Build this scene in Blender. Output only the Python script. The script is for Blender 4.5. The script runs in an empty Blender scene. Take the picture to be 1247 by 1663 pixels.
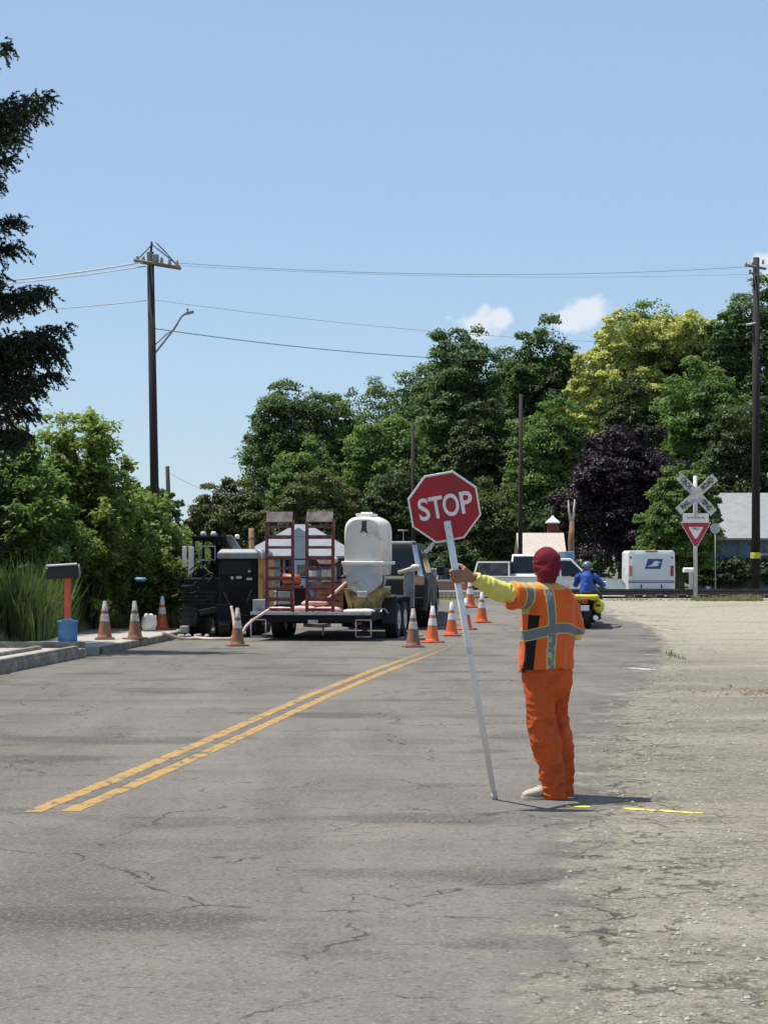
import bpy, bmesh, math, random
import numpy as np
from mathutils import Vector, Matrix, noise as mnoise
R = math.radians
PI = math.pi
scene = bpy.context.scene
col = scene.collection

# ------------------------------------------------------------------ camera, sky, sun, exposure
FPX, HOR, CX, CAMH = 3500.0, 908.0, 623.5, 1.64
cam_d = bpy.data.cameras.new('camera'); cam = bpy.data.objects.new('camera', cam_d); col.objects.link(cam)
cam_d.sensor_fit = 'VERTICAL'; cam_d.sensor_height = 36; cam_d.lens = FPX / 1663 * 36
cam_d.clip_end = 6000; cam_d.clip_start = 0.1
cam.location = (0, 0, CAMH)
cam.rotation_euler = (R(90) + math.atan((HOR - 831.5) / FPX), 0, 0)
scene.camera = cam
SUN = Vector((-0.37, 0.085, 1)).normalized()
elev = math.asin(SUN.z); azim = math.atan2(SUN.x, SUN.y)
sd = bpy.data.lights.new('sun', 'SUN'); sd.energy = 4.9; sd.angle = R(0.53); sd.color = (1, .945, .85)
so = bpy.data.objects.new('sun', sd); col.objects.link(so)
so.rotation_euler = SUN.to_track_quat('Z', 'Y').to_euler(); so.location = (0, 0, 50)
w = bpy.data.worlds.new('World'); scene.world = w; w.use_nodes = True
nt = w.node_tree; nt.nodes.clear()
wo = nt.nodes.new('ShaderNodeOutputWorld'); bg = nt.nodes.new('ShaderNodeBackground')
sk = nt.nodes.new('ShaderNodeTexSky'); sk.sky_type = 'NISHITA'; sk.sun_disc = False
sk.sun_elevation = elev; sk.sun_rotation = azim; sk.air_density = 1.0; sk.dust_density = .6; sk.ozone_density = 3.0
sk.altitude = 800
bg.inputs[1].default_value = 0.142
# small cumulus puffs low behind the trees, by direction
tc = nt.nodes.new('ShaderNodeTexCoord')
def wmath(op, a, b=None, c=None):
    n = nt.nodes.new('ShaderNodeMath'); n.operation = op
    for i, v in enumerate((a, b, c)):
        if v is None: continue
        if isinstance(v, (int, float)): n.inputs[i].default_value = v
        else: nt.links.new(v, n.inputs[i])
    return n.outputs[0]
nz = nt.nodes.new('ShaderNodeTexNoise'); nz.inputs['Scale'].default_value = 60; nz.inputs['Detail'].default_value = 7
nt.links.new(tc.outputs['Generated'], nz.inputs['Vector'])
cloud = None
for px, py, rad in ((768, 518, .014), (815, 514, .010), (958, 502, .014), (925, 514, .010), (1243, 420, .010), (1290, 440, .02), (200, 1500, .01)):
    d = Vector(((px - CX) / FPX, 1, (HOR - py) / FPX)).normalized()
    vm = nt.nodes.new('ShaderNodeVectorMath'); vm.operation = 'SUBTRACT'
    nt.links.new(tc.outputs['Generated'], vm.inputs[0]); vm.inputs[1].default_value = d
    vs = nt.nodes.new('ShaderNodeVectorMath'); vs.operation = 'MULTIPLY'; nt.links.new(vm.outputs[0], vs.inputs[0]); vs.inputs[1].default_value = (1, 1, 1.9)
    vl = nt.nodes.new('ShaderNodeVectorMath'); vl.operation = 'LENGTH'; nt.links.new(vs.outputs[0], vl.inputs[0])
    q = wmath('SUBTRACT', 1.0, wmath('DIVIDE', vl.outputs['Value'], rad))
    q = wmath('MAXIMUM', q, -1.0)
    cloud = q if cloud is None else wmath('MAXIMUM', cloud, q)
cm = wmath('ADD', cloud, wmath('MULTIPLY', wmath('SUBTRACT', nz.outputs[0], .5), 3.2))
cm = wmath('MULTIPLY', wmath('MINIMUM', wmath('MAXIMUM', wmath('MULTIPLY', cm, 2.0), 0), 1), .85)
m0 = nt.nodes.new('ShaderNodeMixRGB'); m0.inputs[0].default_value = .66; nt.links.new(sk.outputs[0], m0.inputs[1]); m0.inputs[2].default_value = (2.05, 2.85, 3.9, 1)
mx = nt.nodes.new('ShaderNodeMixRGB'); nt.links.new(cm, mx.inputs[0]); nt.links.new(m0.outputs[0], mx.inputs[1])
mx.inputs[2].default_value = (4.6, 4.85, 5.2, 1)
nt.links.new(mx.outputs[0], bg.inputs[0]); nt.links.new(bg.outputs[0], wo.inputs[0])
scene.view_settings.view_transform = 'Standard'; scene.view_settings.look = 'None'
scene.view_settings.gamma = 1; scene.view_settings.use_curve_mapping = False
scene.view_settings.exposure = 0.34
scene.render.engine = 'CYCLES'

# ------------------------------------------------------------------ helpers
def smooth(t): t = max(0, min(1, t)); return t * t * (3 - 2 * t)
def gz(x, y):
    return .55 * smooth((y - 46) / 13) - .70 * smooth((y - 66) / 16)
def W(px, py, d): return Vector(((px - CX) / FPX * d, d, CAMH + (HOR - py) / FPX * d))
def GX(px, d): return (px - CX) / FPX * d
def lerp(tab, y):
    if y <= tab[0][0]: return tab[0][1]
    for (a, b), (c, d) in zip(tab, tab[1:]):
        if y <= c: return b + (d - b) * (y - a) / (c - a)
    return tab[-1][1]

class NB:
    """small node builder"""
    def __init__(s, name):
        s.m = bpy.data.materials.new(name); s.m.use_nodes = True; s.t = s.m.node_tree
        s.b = s.t.nodes['Principled BSDF']; s.tc = s.n('ShaderNodeTexCoord')
    def n(s, k, **kw):
        n = s.t.nodes.new(k)
        for a, v in kw.items(): setattr(n, a, v)
        return n
    def put(s, sock, v):
        if isinstance(v, (int, float)): sock.default_value = v
        elif isinstance(v, (tuple, list)):
            sock.default_value = tuple(v) + ((1,) if len(v) == 3 and len(sock.default_value) == 4 else ())
        else: s.t.links.new(v, sock)
    def M(s, op, a, b=None, c=None, clamp=False):
        n = s.n('ShaderNodeMath', operation=op, use_clamp=clamp)
        for i, v in enumerate((a, b, c)):
            if v is not None: s.put(n.inputs[i], v)
        return n.outputs[0]
    def map(s, vec, scale=(1, 1, 1), rot=(0, 0, 0), loc=(0, 0, 0)):
        n = s.n('ShaderNodeMapping'); s.put(n.inputs[0], vec); n.inputs['Scale'].default_value = scale
        n.inputs['Rotation'].default_value = rot; n.inputs['Location'].default_value = loc; return n.outputs[0]
    def noise(s, vec, sc, det=4, rough=.55, dist=0, colr=False):
        n = s.n('ShaderNodeTexNoise'); s.put(n.inputs['Vector'], vec); n.inputs['Scale'].default_value = sc
        n.inputs['Detail'].default_value = det; n.inputs['Roughness'].default_value = rough; n.inputs['Distortion'].default_value = dist
        return n.outputs['Color' if colr else 'Fac']
    def voro(s, vec, sc, feat='F1', out='Distance'):
        n = s.n('ShaderNodeTexVoronoi', feature=feat); s.put(n.inputs['Vector'], vec); n.inputs['Scale'].default_value = sc
        return n.outputs[out]
    def ss(s, v, a, b):
        n = s.n('ShaderNodeMapRange', interpolation_type='SMOOTHSTEP'); s.put(n.inputs[0], v)
        n.inputs[1].default_value = a; n.inputs[2].default_value = b; return n.outputs[0]
    def mix(s, f, a, b, mode='MIX'):
        n = s.n('ShaderNodeMixRGB', blend_type=mode); s.put(n.inputs[0], f)
        for i, v in ((1, a), (2, b)): s.put(n.inputs[i], v)
        return n.outputs[0]
    def warp(s, vec, sc, amt):
        c = s.noise(vec, sc, 3, colr=True)
        a = s.n('ShaderNodeVectorMath', operation='MULTIPLY_ADD'); s.put(a.inputs[0], c)
        a.inputs[1].default_value = (amt, amt, amt); s.put(a.inputs[2], vec); return a.outputs[0]
    def bump(s, h, st=.3, dist=.01):
        n = s.n('ShaderNodeBump'); n.inputs['Strength'].default_value = st; n.inputs['Distance'].default_value = dist
        s.put(n.inputs['Height'], h); s.t.links.new(n.outputs[0], s.b.inputs['Normal'])
    def sep(s, vec):
        n = s.n('ShaderNodeSeparateXYZ'); s.put(n.inputs[0], vec); return n.outputs
    def done(s, colr=None, rough=None, metal=None, spec=None):
        if colr is not None: s.put(s.b.inputs['Base Color'], colr)
        if rough is not None: s.put(s.b.inputs['Roughness'], rough)
        if metal is not None: s.put(s.b.inputs['Metallic'], metal)
        if spec is not None: s.put(s.b.inputs['Specular IOR Level'], spec)
        return s.m

MATS = {}
def mat(name, c, rough=.6, var=.18, scale=6, bump=.15, metal=0, dirt=None, dirtamt=.5, dscale=3, spec=.5, bdist=.004):
    """plain material with noise variation, optional dirt blotches"""
    if name in MATS: return MATS[name]
    b = NB(name); v = b.tc.outputs['Object']
    n1 = b.noise(v, scale, 5)
    f = b.ss(n1, .3, .7)
    colr = b.mix(f, tuple(x * (1 - var) for x in c), tuple(min(1, x * (1 + var)) for x in c))
    if dirt:
        d = b.noise(b.warp(v, dscale * 2, .12), dscale, 7, .65)
        colr = b.mix(b.ss(d, .62 - dirtamt * .3, .72 - dirtamt * .1), colr, dirt)
    if bump: b.bump(b.noise(v, scale * 7, 4), bump, bdist)
    r = b.M('ADD', b.M('MULTIPLY', b.M('SUBTRACT', n1, .5), .3), rough, clamp=True)
    MATS[name] = b.done(colr, r, metal, spec); return MATS[name]

def leafmat(name, c1, c2, trans=.35, rough=.55, big=.12):
    b = NB(name)
    g = b.n('ShaderNodeNewGeometry')
    r = g.outputs['Random Per Island']
    lf = b.noise(g.outputs['Position'], big * 3, 3)
    f = b.M('ADD', b.M('MULTIPLY', r, .65), b.M('MULTIPLY', b.ss(lf, .35, .65), .45), clamp=True)
    c = b.mix(f, c1, c2)
    b.done(c, rough, spec=.35)
    tr = b.n('ShaderNodeBsdfTranslucent'); b.put(tr.inputs[0], b.mix(.5, c, (c2[0] * 1.2, c2[1] * 1.3, c2[2] * .5)))
    ms = b.n('ShaderNodeMixShader'); ms.inputs[0].default_value = trans
    b.t.links.new(b.b.outputs[0], ms.inputs[1]); b.t.links.new(tr.outputs[0], ms.inputs[2])
    b.t.links.new(ms.outputs[0], b.t.nodes['Material Output'].inputs[0])
    return b.m

def tag(o, label=None, cat=None, group=None, kind=None):
    if label: o['label'] = label
    if cat: o['category'] = cat
    if group: o['group'] = group
    if kind: o['kind'] = kind
    return o
def empty(name, loc, rz=0, label=None, cat=None, group=None):
    o = bpy.data.objects.new(name, None); col.objects.link(o); o.location = loc; o.rotation_euler = (0, 0, rz)
    o.empty_display_size = .2
    return tag(o, label, cat, group)
def copy_tree(o, parent=None):
    c = o.copy(); col.objects.link(c); c.parent = parent
    for ch in [k for k in bpy.data.objects if k.parent == o and k != c]: copy_tree(ch, c)
    return c

class MB:
    def __init__(s): s.v = []; s.f = []; s.mi = []; s.sm = []
    def add(s, vs, fs, m=0, sm=False):
        k = len(s.v); s.v += [tuple(v) for v in vs]
        for f in fs: s.f.append([i + k for i in f]); s.mi.append(m); s.sm.append(sm)
        return s
    def box(s, c, d, rot=None, m=0, taper=None):
        x, y, z = d[0] / 2, d[1] / 2, d[2] / 2; tx, ty = taper or (1, 1)
        vs = [Vector((-x, -y, -z)), Vector((x, -y, -z)), Vector((x, y, -z)), Vector((-x, y, -z)),
              Vector((-x * tx, -y * ty, z)), Vector((x * tx, -y * ty, z)), Vector((x * tx, y * ty, z)), Vector((-x * tx, y * ty, z))]
        if rot is not None:
            mt = rot if isinstance(rot, Matrix) else (Matrix.Rotation(rot[2], 3, 'Z') @ Matrix.Rotation(rot[1], 3, 'Y') @ Matrix.Rotation(rot[0], 3, 'X'))
            vs = [mt @ v for v in vs]
        c = Vector(c); vs = [v + c for v in vs]
        return s.add(vs, [(0, 3, 2, 1), (4, 5, 6, 7), (0, 1, 5, 4), (1, 2, 6, 5), (2, 3, 7, 6), (3, 0, 4, 7)], m)
    def tube(s, path, rad, n=10, m=0, caps=True, sm=True, ell=None, up=None):
        path = [Vector(p) for p in path]
        if isinstance(rad, (int, float)): rad = [rad] * len(path)
        vs = []; prev = None
        for i, p in enumerate(path):
            a = path[max(i - 1, 0)]; b = path[min(i + 1, len(path) - 1)]; t = (b - a).normalized()
            if prev is None:
                h = Vector(up) if up else (Vector((0, 0, 1)) if abs(t.z) < .9 else Vector((1, 0, 0)))
                x = t.cross(h).normalized()
            else: x = (prev - t * prev.dot(t)).normalized()
            prev = x; y = t.cross(x)
            r = rad[i]; rx, ry = (r, r) if isinstance(r, (int, float)) else r
            for k in range(n):
                a_ = 2 * PI * k / n; vs.append(p + x * (math.cos(a_) * rx) + y * (math.sin(a_) * ry))
        fs = []
        for i in range(len(path) - 1):
            for k in range(n):
                fs.append((i * n + k, i * n + (k + 1) % n, (i + 1) * n + (k + 1) % n, (i + 1) * n + k))
        s.add(vs, fs, m, sm)
        if caps:
            k = len(s.v) - len(vs)
            s.f.append([k + j for j in range(n)][::-1]); s.mi.append(m); s.sm.append(False)
            s.f.append([k + (len(path) - 1) * n + j for j in range(n)]); s.mi.append(m); s.sm.append(False)
        return s
    def cyl(s, a, b, r, r2=None, n=16, m=0): return s.tube([a, b], [r, r if r2 is None else r2], n, m)
    def rings(s, rs, m=0, sm=True, caps=True, closed=True):
        n = len(rs[0]); vs = [p for r in rs for p in r]; fs = []
        for i in range(len(rs) - 1):
            for k in range(n if closed else n - 1):
                fs.append((i * n + k, i * n + (k + 1) % n, (i + 1) * n + (k + 1) % n, (i + 1) * n + k))
        k0 = len(s.v); s.add(vs, fs, m, sm)
        if caps:
            s.f.append([k0 + j for j in range(n)][::-1]); s.mi.append(m); s.sm.append(False)
            s.f.append([k0 + (len(rs) - 1) * n + j for j in range(n)]); s.mi.append(m); s.sm.append(False)
        return s
    def lathe(s, prof, o=(0, 0, 0), n=24, m=0, caps=True):
        o = Vector(o)
        return s.rings([[o + Vector((r * math.cos(2 * PI * k / n), r * math.sin(2 * PI * k / n), z)) for k in range(n)] for r, z in prof], m, True, caps)
    def prism(s, pts, o, ax, ay, th, m=0):
        """2D polygon pts in axes ax, ay from o, extruded by vector th"""
        o, ax, ay, th = Vector(o), Vector(ax), Vector(ay), Vector(th); n = len(pts)
        vs = [o + ax * p[0] + ay * p[1] for p in pts]; vs += [v + th for v in vs]
        fs = [list(range(n))[::-1], list(range(n, 2 * n))] + [(i, (i + 1) % n, n + (i + 1) % n, n + i) for i in range(n)]
        return s.add(vs, fs, m)
    def blob(s, c, r, n=12, m=0, jit=0, rng=None):
        c = Vector(c); r = r if isinstance(r, (tuple, list)) else (r, r, r); rs = []
        for i in range(1, n // 2):
            th = PI * i / (n // 2); ring = []
            for k in range(n):
                ph = 2 * PI * k / n; d = Vector((math.sin(th) * math.cos(ph), math.sin(th) * math.sin(ph), -math.cos(th)))
                q = 1 + (rng.uniform(-jit, jit) if rng else 0)
                ring.append(c + Vector((d.x * r[0], d.y * r[1], d.z * r[2])) * q)
            rs.append(ring)
        k0 = len(s.v); s.rings(rs, m, True, False)
        kb = len(s.v); s.v += [tuple(c - Vector((0, 0, r[2]))), tuple(c + Vector((0, 0, r[2])))]
        for k in range(n):
            s.f.append([kb, k0 + (k + 1) % n, k0 + k]); s.mi.append(m); s.sm.append(True)
            e = k0 + (len(rs) - 1) * n; s.f.append([kb + 1, e + k, e + (k + 1) % n]); s.mi.append(m); s.sm.append(True)
        return s
    def build(s, name, mats, parent=None, bevel=0, seg=2, fixn=True, loc=None):
        me = bpy.data.meshes.new(name); me.from_pydata(s.v, [], s.f)
        if not isinstance(mats, (list, tuple)): mats = [mats]
        for m in mats: me.materials.append(m)
        me.polygons.foreach_set('material_index', s.mi); me.polygons.foreach_set('use_smooth', s.sm)
        if fixn:
            bm = bmesh.new(); bm.from_mesh(me); bmesh.ops.recalc_face_normals(bm, faces=bm.faces); bm.to_mesh(me); bm.free()
        me.update()
        o = bpy.data.objects.new(name, me); col.objects.link(o)
        if parent: o.parent = parent
        if loc is not None: o.location = loc
        if bevel:
            md = o.modifiers.new('bevel', 'BEVEL'); md.width = bevel; md.segments = seg; md.limit_method = 'ANGLE'; md.angle_limit = R(40)
        return o

def smooth_path(p, n=6):
    out = []
    for i in range(len(p) - 1):
        a = p[max(i - 1, 0)]; b_ = p[i]; c = p[i + 1]; d_ = p[min(i + 2, len(p) - 1)]
        for k in range(n):
            u = k / n; out.append(.5 * ((2 * b_) + (c - a) * u + (2 * a - 5 * b_ + 4 * c - d_) * u * u + (3 * b_ - a - 3 * c + d_) * u ** 3))
    out.append(p[-1]); return out
def remeshed(mb, voxel, it=4, fn=None):
    """union of overlapping closed shapes as one continuous mesh"""
    me = bpy.data.meshes.new('tmp'); me.from_pydata(mb.v, [], mb.f)
    bm = bmesh.new(); bm.from_mesh(me); bmesh.ops.recalc_face_normals(bm, faces=bm.faces); bm.to_mesh(me); bm.free()
    o = bpy.data.objects.new('tmp', me); col.objects.link(o)
    md = o.modifiers.new('r', 'REMESH'); md.mode = 'VOXEL'; md.voxel_size = voxel; md.use_smooth_shade = True
    if it: sm = o.modifiers.new('s', 'SMOOTH'); sm.iterations = it; sm.factor = .5
    dg = bpy.context.evaluated_depsgraph_get(); dg.update()
    out = bpy.data.meshes.new_from_object(o.evaluated_get(dg)); bpy.data.objects.remove(o)
    if fn:
        nv = len(out.vertices); nr = [v.normal.copy() for v in out.vertices]
        for i, v in enumerate(out.vertices): v.co = fn(v.co.copy(), nr[i])
    out.polygons.foreach_set('use_smooth', [True] * len(out.polygons)); out.update()
    return out
def meshobj(name, me, mats, parent=None):
    me.materials.clear()
    for m in (mats if isinstance(mats, (list, tuple)) else [mats]): me.materials.append(m)
    o = bpy.data.objects.new(name, me); col.objects.link(o); me.name = name
    if parent: o.parent = parent
    return o
def text_mesh(txt, size, off=0, ext=.002, sx=1.0, space=1.0):
    c = bpy.data.curves.new('t', 'FONT'); c.body = txt; c.size = size; c.extrude = ext; c.offset = off
    c.align_x = 'CENTER'; c.align_y = 'CENTER'; c.space_character = space; c.resolution_u = 6
    o = bpy.data.objects.new('t', c); col.objects.link(o); dg = bpy.context.evaluated_depsgraph_get(); dg.update()
    me = bpy.data.meshes.new_from_object(o.evaluated_get(dg)); bpy.data.objects.remove(o)
    for v in me.vertices: v.co.x *= sx
    return me
def place_text(me, origin, ax, ay, name, m, parent):
    ax, ay = Vector(ax).normalized(), Vector(ay).normalized(); az = ax.cross(ay)
    o = Vector(origin)
    for v in me.vertices: v.co = o + ax * v.co.x + ay * v.co.y + az * v.co.z
    return meshobj(name, me, m, parent)

# ------------------------------------------------------------------ road geometry
REDGE = [(-4, .0), (0, .1), (7.6, .75), (11.7, 1.25), (17.3, 1.85), (23.1, 2.6), (31.2, 3.9), (35.9, 4.75), (44.8, 5.85), (48.6, 6.12), (51.6, 5.88), (53.3, 5.45), (57, 4.6), (66, 4.0), (80, 2.8), (110, -2), (160, -14)]
LEDGE = [(-4, -9), (0, -8.6), (13, -7.0), (30, -5.35), (36, -4.85), (40, -4.45), (45, -4.05), (52, -3.4), (58, -3.2), (66, -3.6), (80, -4.6), (110, -9.4), (160, -21.5)]
CLINE = [(13.9, -2.12), (15.5, -1.90), (19.0, -1.49), (25.6, -.77), (31, -.10), (36.6, .68), (45, 1.74), (52, 2.55), (58, 2.95)]

def gravel_col(b, p, near_edge):
    n1 = b.noise(b.map(p, (.5, 1, 1)), .6, 6, .6)
    c = b.mix(b.ss(n1, .3, .7), (.155, .137, .108), (.262, .234, .188))
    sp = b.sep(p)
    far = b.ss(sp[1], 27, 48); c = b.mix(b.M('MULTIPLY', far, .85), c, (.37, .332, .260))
    n2 = b.noise(b.map(p, (.4, 1.3, 1), loc=(3, 3, 0)), 1.1, 6, .65); c = b.mix(b.M('MULTIPLY', b.ss(n2, .50, .72), .6), c, (.12, .098, .072))
    n3 = b.noise(b.map(p, (.5, 1.1, 1), loc=(8, 1, 0)), .5, 5, .6); c = b.mix(b.M('MULTIPLY', b.ss(n3, .52, .7), .5), c, (.33, .30, .245))
    ag = b.noise(p, 34, 3, .8); c = b.mix(b.M('MULTIPLY', b.ss(ag, .50, .66), .75), c, (.40, .36, .29))
    ag2 = b.noise(b.map(p, loc=(2, 9, 0)), 20, 4, .8); c = b.mix(b.M('MULTIPLY', b.ss(ag2, .53, .66), .8), c, (.062, .053, .042))
    ag3 = b.noise(b.map(p, loc=(7, 3, 0)), 11, 5, .75); c = b.mix(b.M('MULTIPLY', b.ss(ag3, .57, .66), .65), c, (.085, .07, .055))
    ed = b.voro(b.warp(b.warp(p, 1, .8), 7, .15), 1.3, 'DISTANCE_TO_EDGE')
    ck = b.M('MULTIPLY', b.M('SUBTRACT', 1, b.ss(ed, .004, .028)), b.ss(b.noise(p, .7, 4), .48, .58))
    ck = b.M('MULTIPLY', ck, b.ss(b.noise(p, 3, 3), .42, .6))
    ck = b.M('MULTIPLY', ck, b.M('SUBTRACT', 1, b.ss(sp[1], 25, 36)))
    # rubble and short cracks concentrated along the broken asphalt edge
    ed3 = b.voro(b.warp(b.warp(p, 2.5, .5), 14, .08), 4.2, 'DISTANCE_TO_EDGE')
    rk = b.M('MULTIPLY', b.M('SUBTRACT', 1, b.ss(ed3, .01, .10)), b.ss(b.noise(b.map(p, loc=(1, 5, 0)), 1.7, 5, .7), .47, .58))
    rk = b.M('MULTIPLY', rk, near_edge)
    ck = b.M('MAXIMUM', ck, rk, clamp=True)
    c = b.mix(b.M('MULTIPLY', ck, .72), c, (.04, .034, .028))
    return c, b.M('SUBTRACT', b.M('ADD', b.M('ADD', ag, b.M('MULTIPLY', ag2, -1.0)), b.M('MULTIPLY', ag3, 1.4)), ck)
def asphalt():
    b = NB('worn_asphalt'); g = b.n('ShaderNodeNewGeometry'); p = g.outputs['Position']
    uv = b.sep(b.tc.outputs['UV'])                       # u = metres in from the right edge
    al = b.map(p, (1, .28, 1), (0, 0, R(7)))              # streaks along the road
    n1 = b.noise(al, .55, 6, .62, .4)
    n2 = b.noise(b.map(p, (.35, 1.6, 1)), .8, 5, .6)
    c = b.mix(b.ss(n1, .3, .7), (.112, .101, .088), (.176, .159, .136))
    c = b.mix(b.M('MULTIPLY', b.ss(n2, .50, .72), .42), c, (.066, .061, .056))
    n5 = b.noise(b.map(p, (.45, .7, 1)), 1.0, 5, .55)
    c = b.mix(b.M('MULTIPLY', b.ss(n5, .54, .66), .7), c, (.054, .052, .051))
    n6 = b.noise(b.map(p, (.5, 1.2, 1), loc=(3, 1, 7)), .45, 4, .55)
    c = b.mix(b.M('MULTIPLY', b.ss(n6, .5, .68), .5), c, (.185, .166, .138))
    n7 = b.noise(b.map(p, (1.6, .22, 1), (0, 0, R(8))), .9, 4, .5); c = b.mix(b.M('MULTIPLY', b.ss(n7, .5, .7), .4), c, (.075, .070, .064))
    ag = b.noise(p, 38, 3, .8); c = b.mix(b.M('MULTIPLY', b.ss(ag, .50, .67), .6), c, (.27, .245, .205))
    ag2 = b.noise(b.map(p, loc=(5, 2, 0)), 24, 3, .8); c = b.mix(b.M('MULTIPLY', b.ss(ag2, .53, .68), .65), c, (.048, .044, .039))
    mid = b.noise(b.map(p, (1, .6, 1)), 9, 5, .7)
    c = b.mix(b.M('MULTIPLY', b.ss(mid, .5, .8), .4), c, (.08, .074, .066))
    wp = b.warp(b.warp(p, .9, .9), 7, .16)
    cm = b.ss(b.noise(p, .35, 3), .38, .55)
    ed = b.voro(b.map(wp, (1, .8, 1)), .36, 'DISTANCE_TO_EDGE')
    ck = b.M('MULTIPLY', b.M('SUBTRACT', 1, b.ss(ed, .001, .007)), cm)
    ed2 = b.voro(wp, 1.3, 'DISTANCE_TO_EDGE')
    ck2 = b.M('MULTIPLY', b.M('SUBTRACT', 1, b.ss(ed2, .002, .013)), b.ss(b.noise(p, .6, 4), .52, .60))
    ps = b.sep(b.warp(b.warp(p, .5, .9), 5, .14))
    wv = b.M('ABSOLUTE', b.M('SUBTRACT', b.M('FRACT', b.M('MULTIPLY', ps[1], 1.1)), .5))
    ck3 = b.M('MULTIPLY', b.M('SUBTRACT', 1, b.ss(wv, .002, .013)), b.ss(b.noise(p, .5, 3, .5), .48, .56))
    cr = b.M('MAXIMUM', b.M('MAXIMUM', ck, ck2), b.M('MULTIPLY', ck3, .7), clamp=True)
    cr = b.M('MULTIPLY', cr, b.ss(b.noise(p, 3.1, 4), .40, .58))
    c = b.mix(b.M('MULTIPLY', cr, .8), c, (.03, .027, .024))
    h1 = b.M('SUBTRACT', b.M('ADD', b.M('MULTIPLY', ag, .5), b.M('MULTIPLY', mid, .8)), b.M('MULTIPLY', cr, 1.5))
    edge = b.M('SUBTRACT', 1, b.ss(uv[0], .3, 1.2))
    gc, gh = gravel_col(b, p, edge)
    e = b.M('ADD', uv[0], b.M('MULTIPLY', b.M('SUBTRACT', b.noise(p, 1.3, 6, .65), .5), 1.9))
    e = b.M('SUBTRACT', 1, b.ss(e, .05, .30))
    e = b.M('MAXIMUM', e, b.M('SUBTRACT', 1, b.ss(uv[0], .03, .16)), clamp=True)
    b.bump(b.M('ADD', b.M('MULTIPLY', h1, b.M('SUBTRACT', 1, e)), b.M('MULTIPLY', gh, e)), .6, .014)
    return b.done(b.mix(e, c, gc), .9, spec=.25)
def gravel_mat():
    b = NB('compacted_gravel'); g = b.n('ShaderNodeNewGeometry'); p = g.outputs['Position']
    uv = b.sep(b.tc.outputs['UV'])
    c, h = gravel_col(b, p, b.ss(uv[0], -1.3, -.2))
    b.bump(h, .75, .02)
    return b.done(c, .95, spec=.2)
def dirt_mat():
    b = NB('dry_grass_ground'); g = b.n('ShaderNodeNewGeometry'); p = g.outputs['Position']
    n1 = b.noise(p, .5, 6, .65)
    c = b.mix(b.ss(n1, .35, .65), (.06, .085, .025), (.17, .15, .09))
    c = b.mix(b.ss(b.noise(p, 6, 4), .5, .8), c, (.22, .19, .12))
    b.bump(b.noise(p, 9, 5), .8, .05)
    return b.done(c, .95, spec=.2)
M_ASPH = asphalt(); M_GRAV = gravel_mat(); M_DIRT = dirt_mat()

def sheet(name, ys, xfun, off, m, nx, uvf=None):
    vs = []; uvs = []
    for y in ys:
        xs = xfun(y)
        for x in xs: vs.append((x, y, gz(x, y) + off)); uvs.append(uvf(x, y) if uvf else (x, y))
    n = nx; fs = [(i * n + k, i * n + k + 1, (i + 1) * n + k + 1, (i + 1) * n + k) for i in range(len(ys) - 1) for k in range(n - 1)]
    me = bpy.data.meshes.new(name); me.from_pydata(vs, [], fs); me.materials.append(m)
    uvl = me.uv_layers.new(name='UVMap')
    li = np.empty(len(me.loops), dtype=np.int32); me.loops.foreach_get('vertex_index', li)
    uvl.data.foreach_set('uv', np.array(uvs, dtype=np.float32)[li].ravel())
    me.polygons.foreach_set('use_smooth', [True] * len(me.polygons))
    o = bpy.data.objects.new(name, me); col.objects.link(o); return tag(o, kind='structure')
ys_g = [-30, -10] + [i * 1.0 for i in range(0, 130)] + [130, 150, 200, 300, 500, 900, 2500]
xs_g = [-2500, -800, -300, -120, -60] + [i * 4.0 for i in range(-12, 13)] + [60, 120, 300, 800, 2500]
sheet('ground', ys_g, lambda y: xs_g, 0, M_DIRT, len(xs_g))
ys_r = [-4 + i * .15 for i in range(int(64 / .15))] + [60 + i * .5 for i in range(int(100 / .5))]
def jag(y, s, a): return a * (mnoise.noise(Vector((y * 1.3, s, 0))) + .6 * mnoise.noise(Vector((y * 4.1, s, 3))) + .35 * mnoise.noise(Vector((y * 11, s, 5))))
NR = 17
def road_x(y):
    r = lerp(REDGE, y) + jag(y, 1, .22 if y < 40 else .1); l = lerp(LEDGE, y) + jag(y, 9, .06)
    return [l + (r - l) * k / (NR - 1) for k in range(NR)]
rd_ = sheet('road', ys_r, lambda y: road_x(y) + [road_x(y)[-1] + .012], .024, M_ASPH, NR + 1, lambda x, y: (lerp(REDGE, y) - x, y))
for i in range(NR, len(rd_.data.vertices), NR + 1): rd_.data.vertices[i].co.z -= .02
ys_v = [y for y in ys_r if y < 71]
NG = 24
sheet('gravel_shoulder', ys_v, lambda y: [lerp(REDGE, y) - 1.0 + (k / (NG - 1)) ** 1.5 * 45 for k in range(NG)], .020, M_GRAV, NG, lambda x, y: (lerp(REDGE, y) - x, y))

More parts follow.
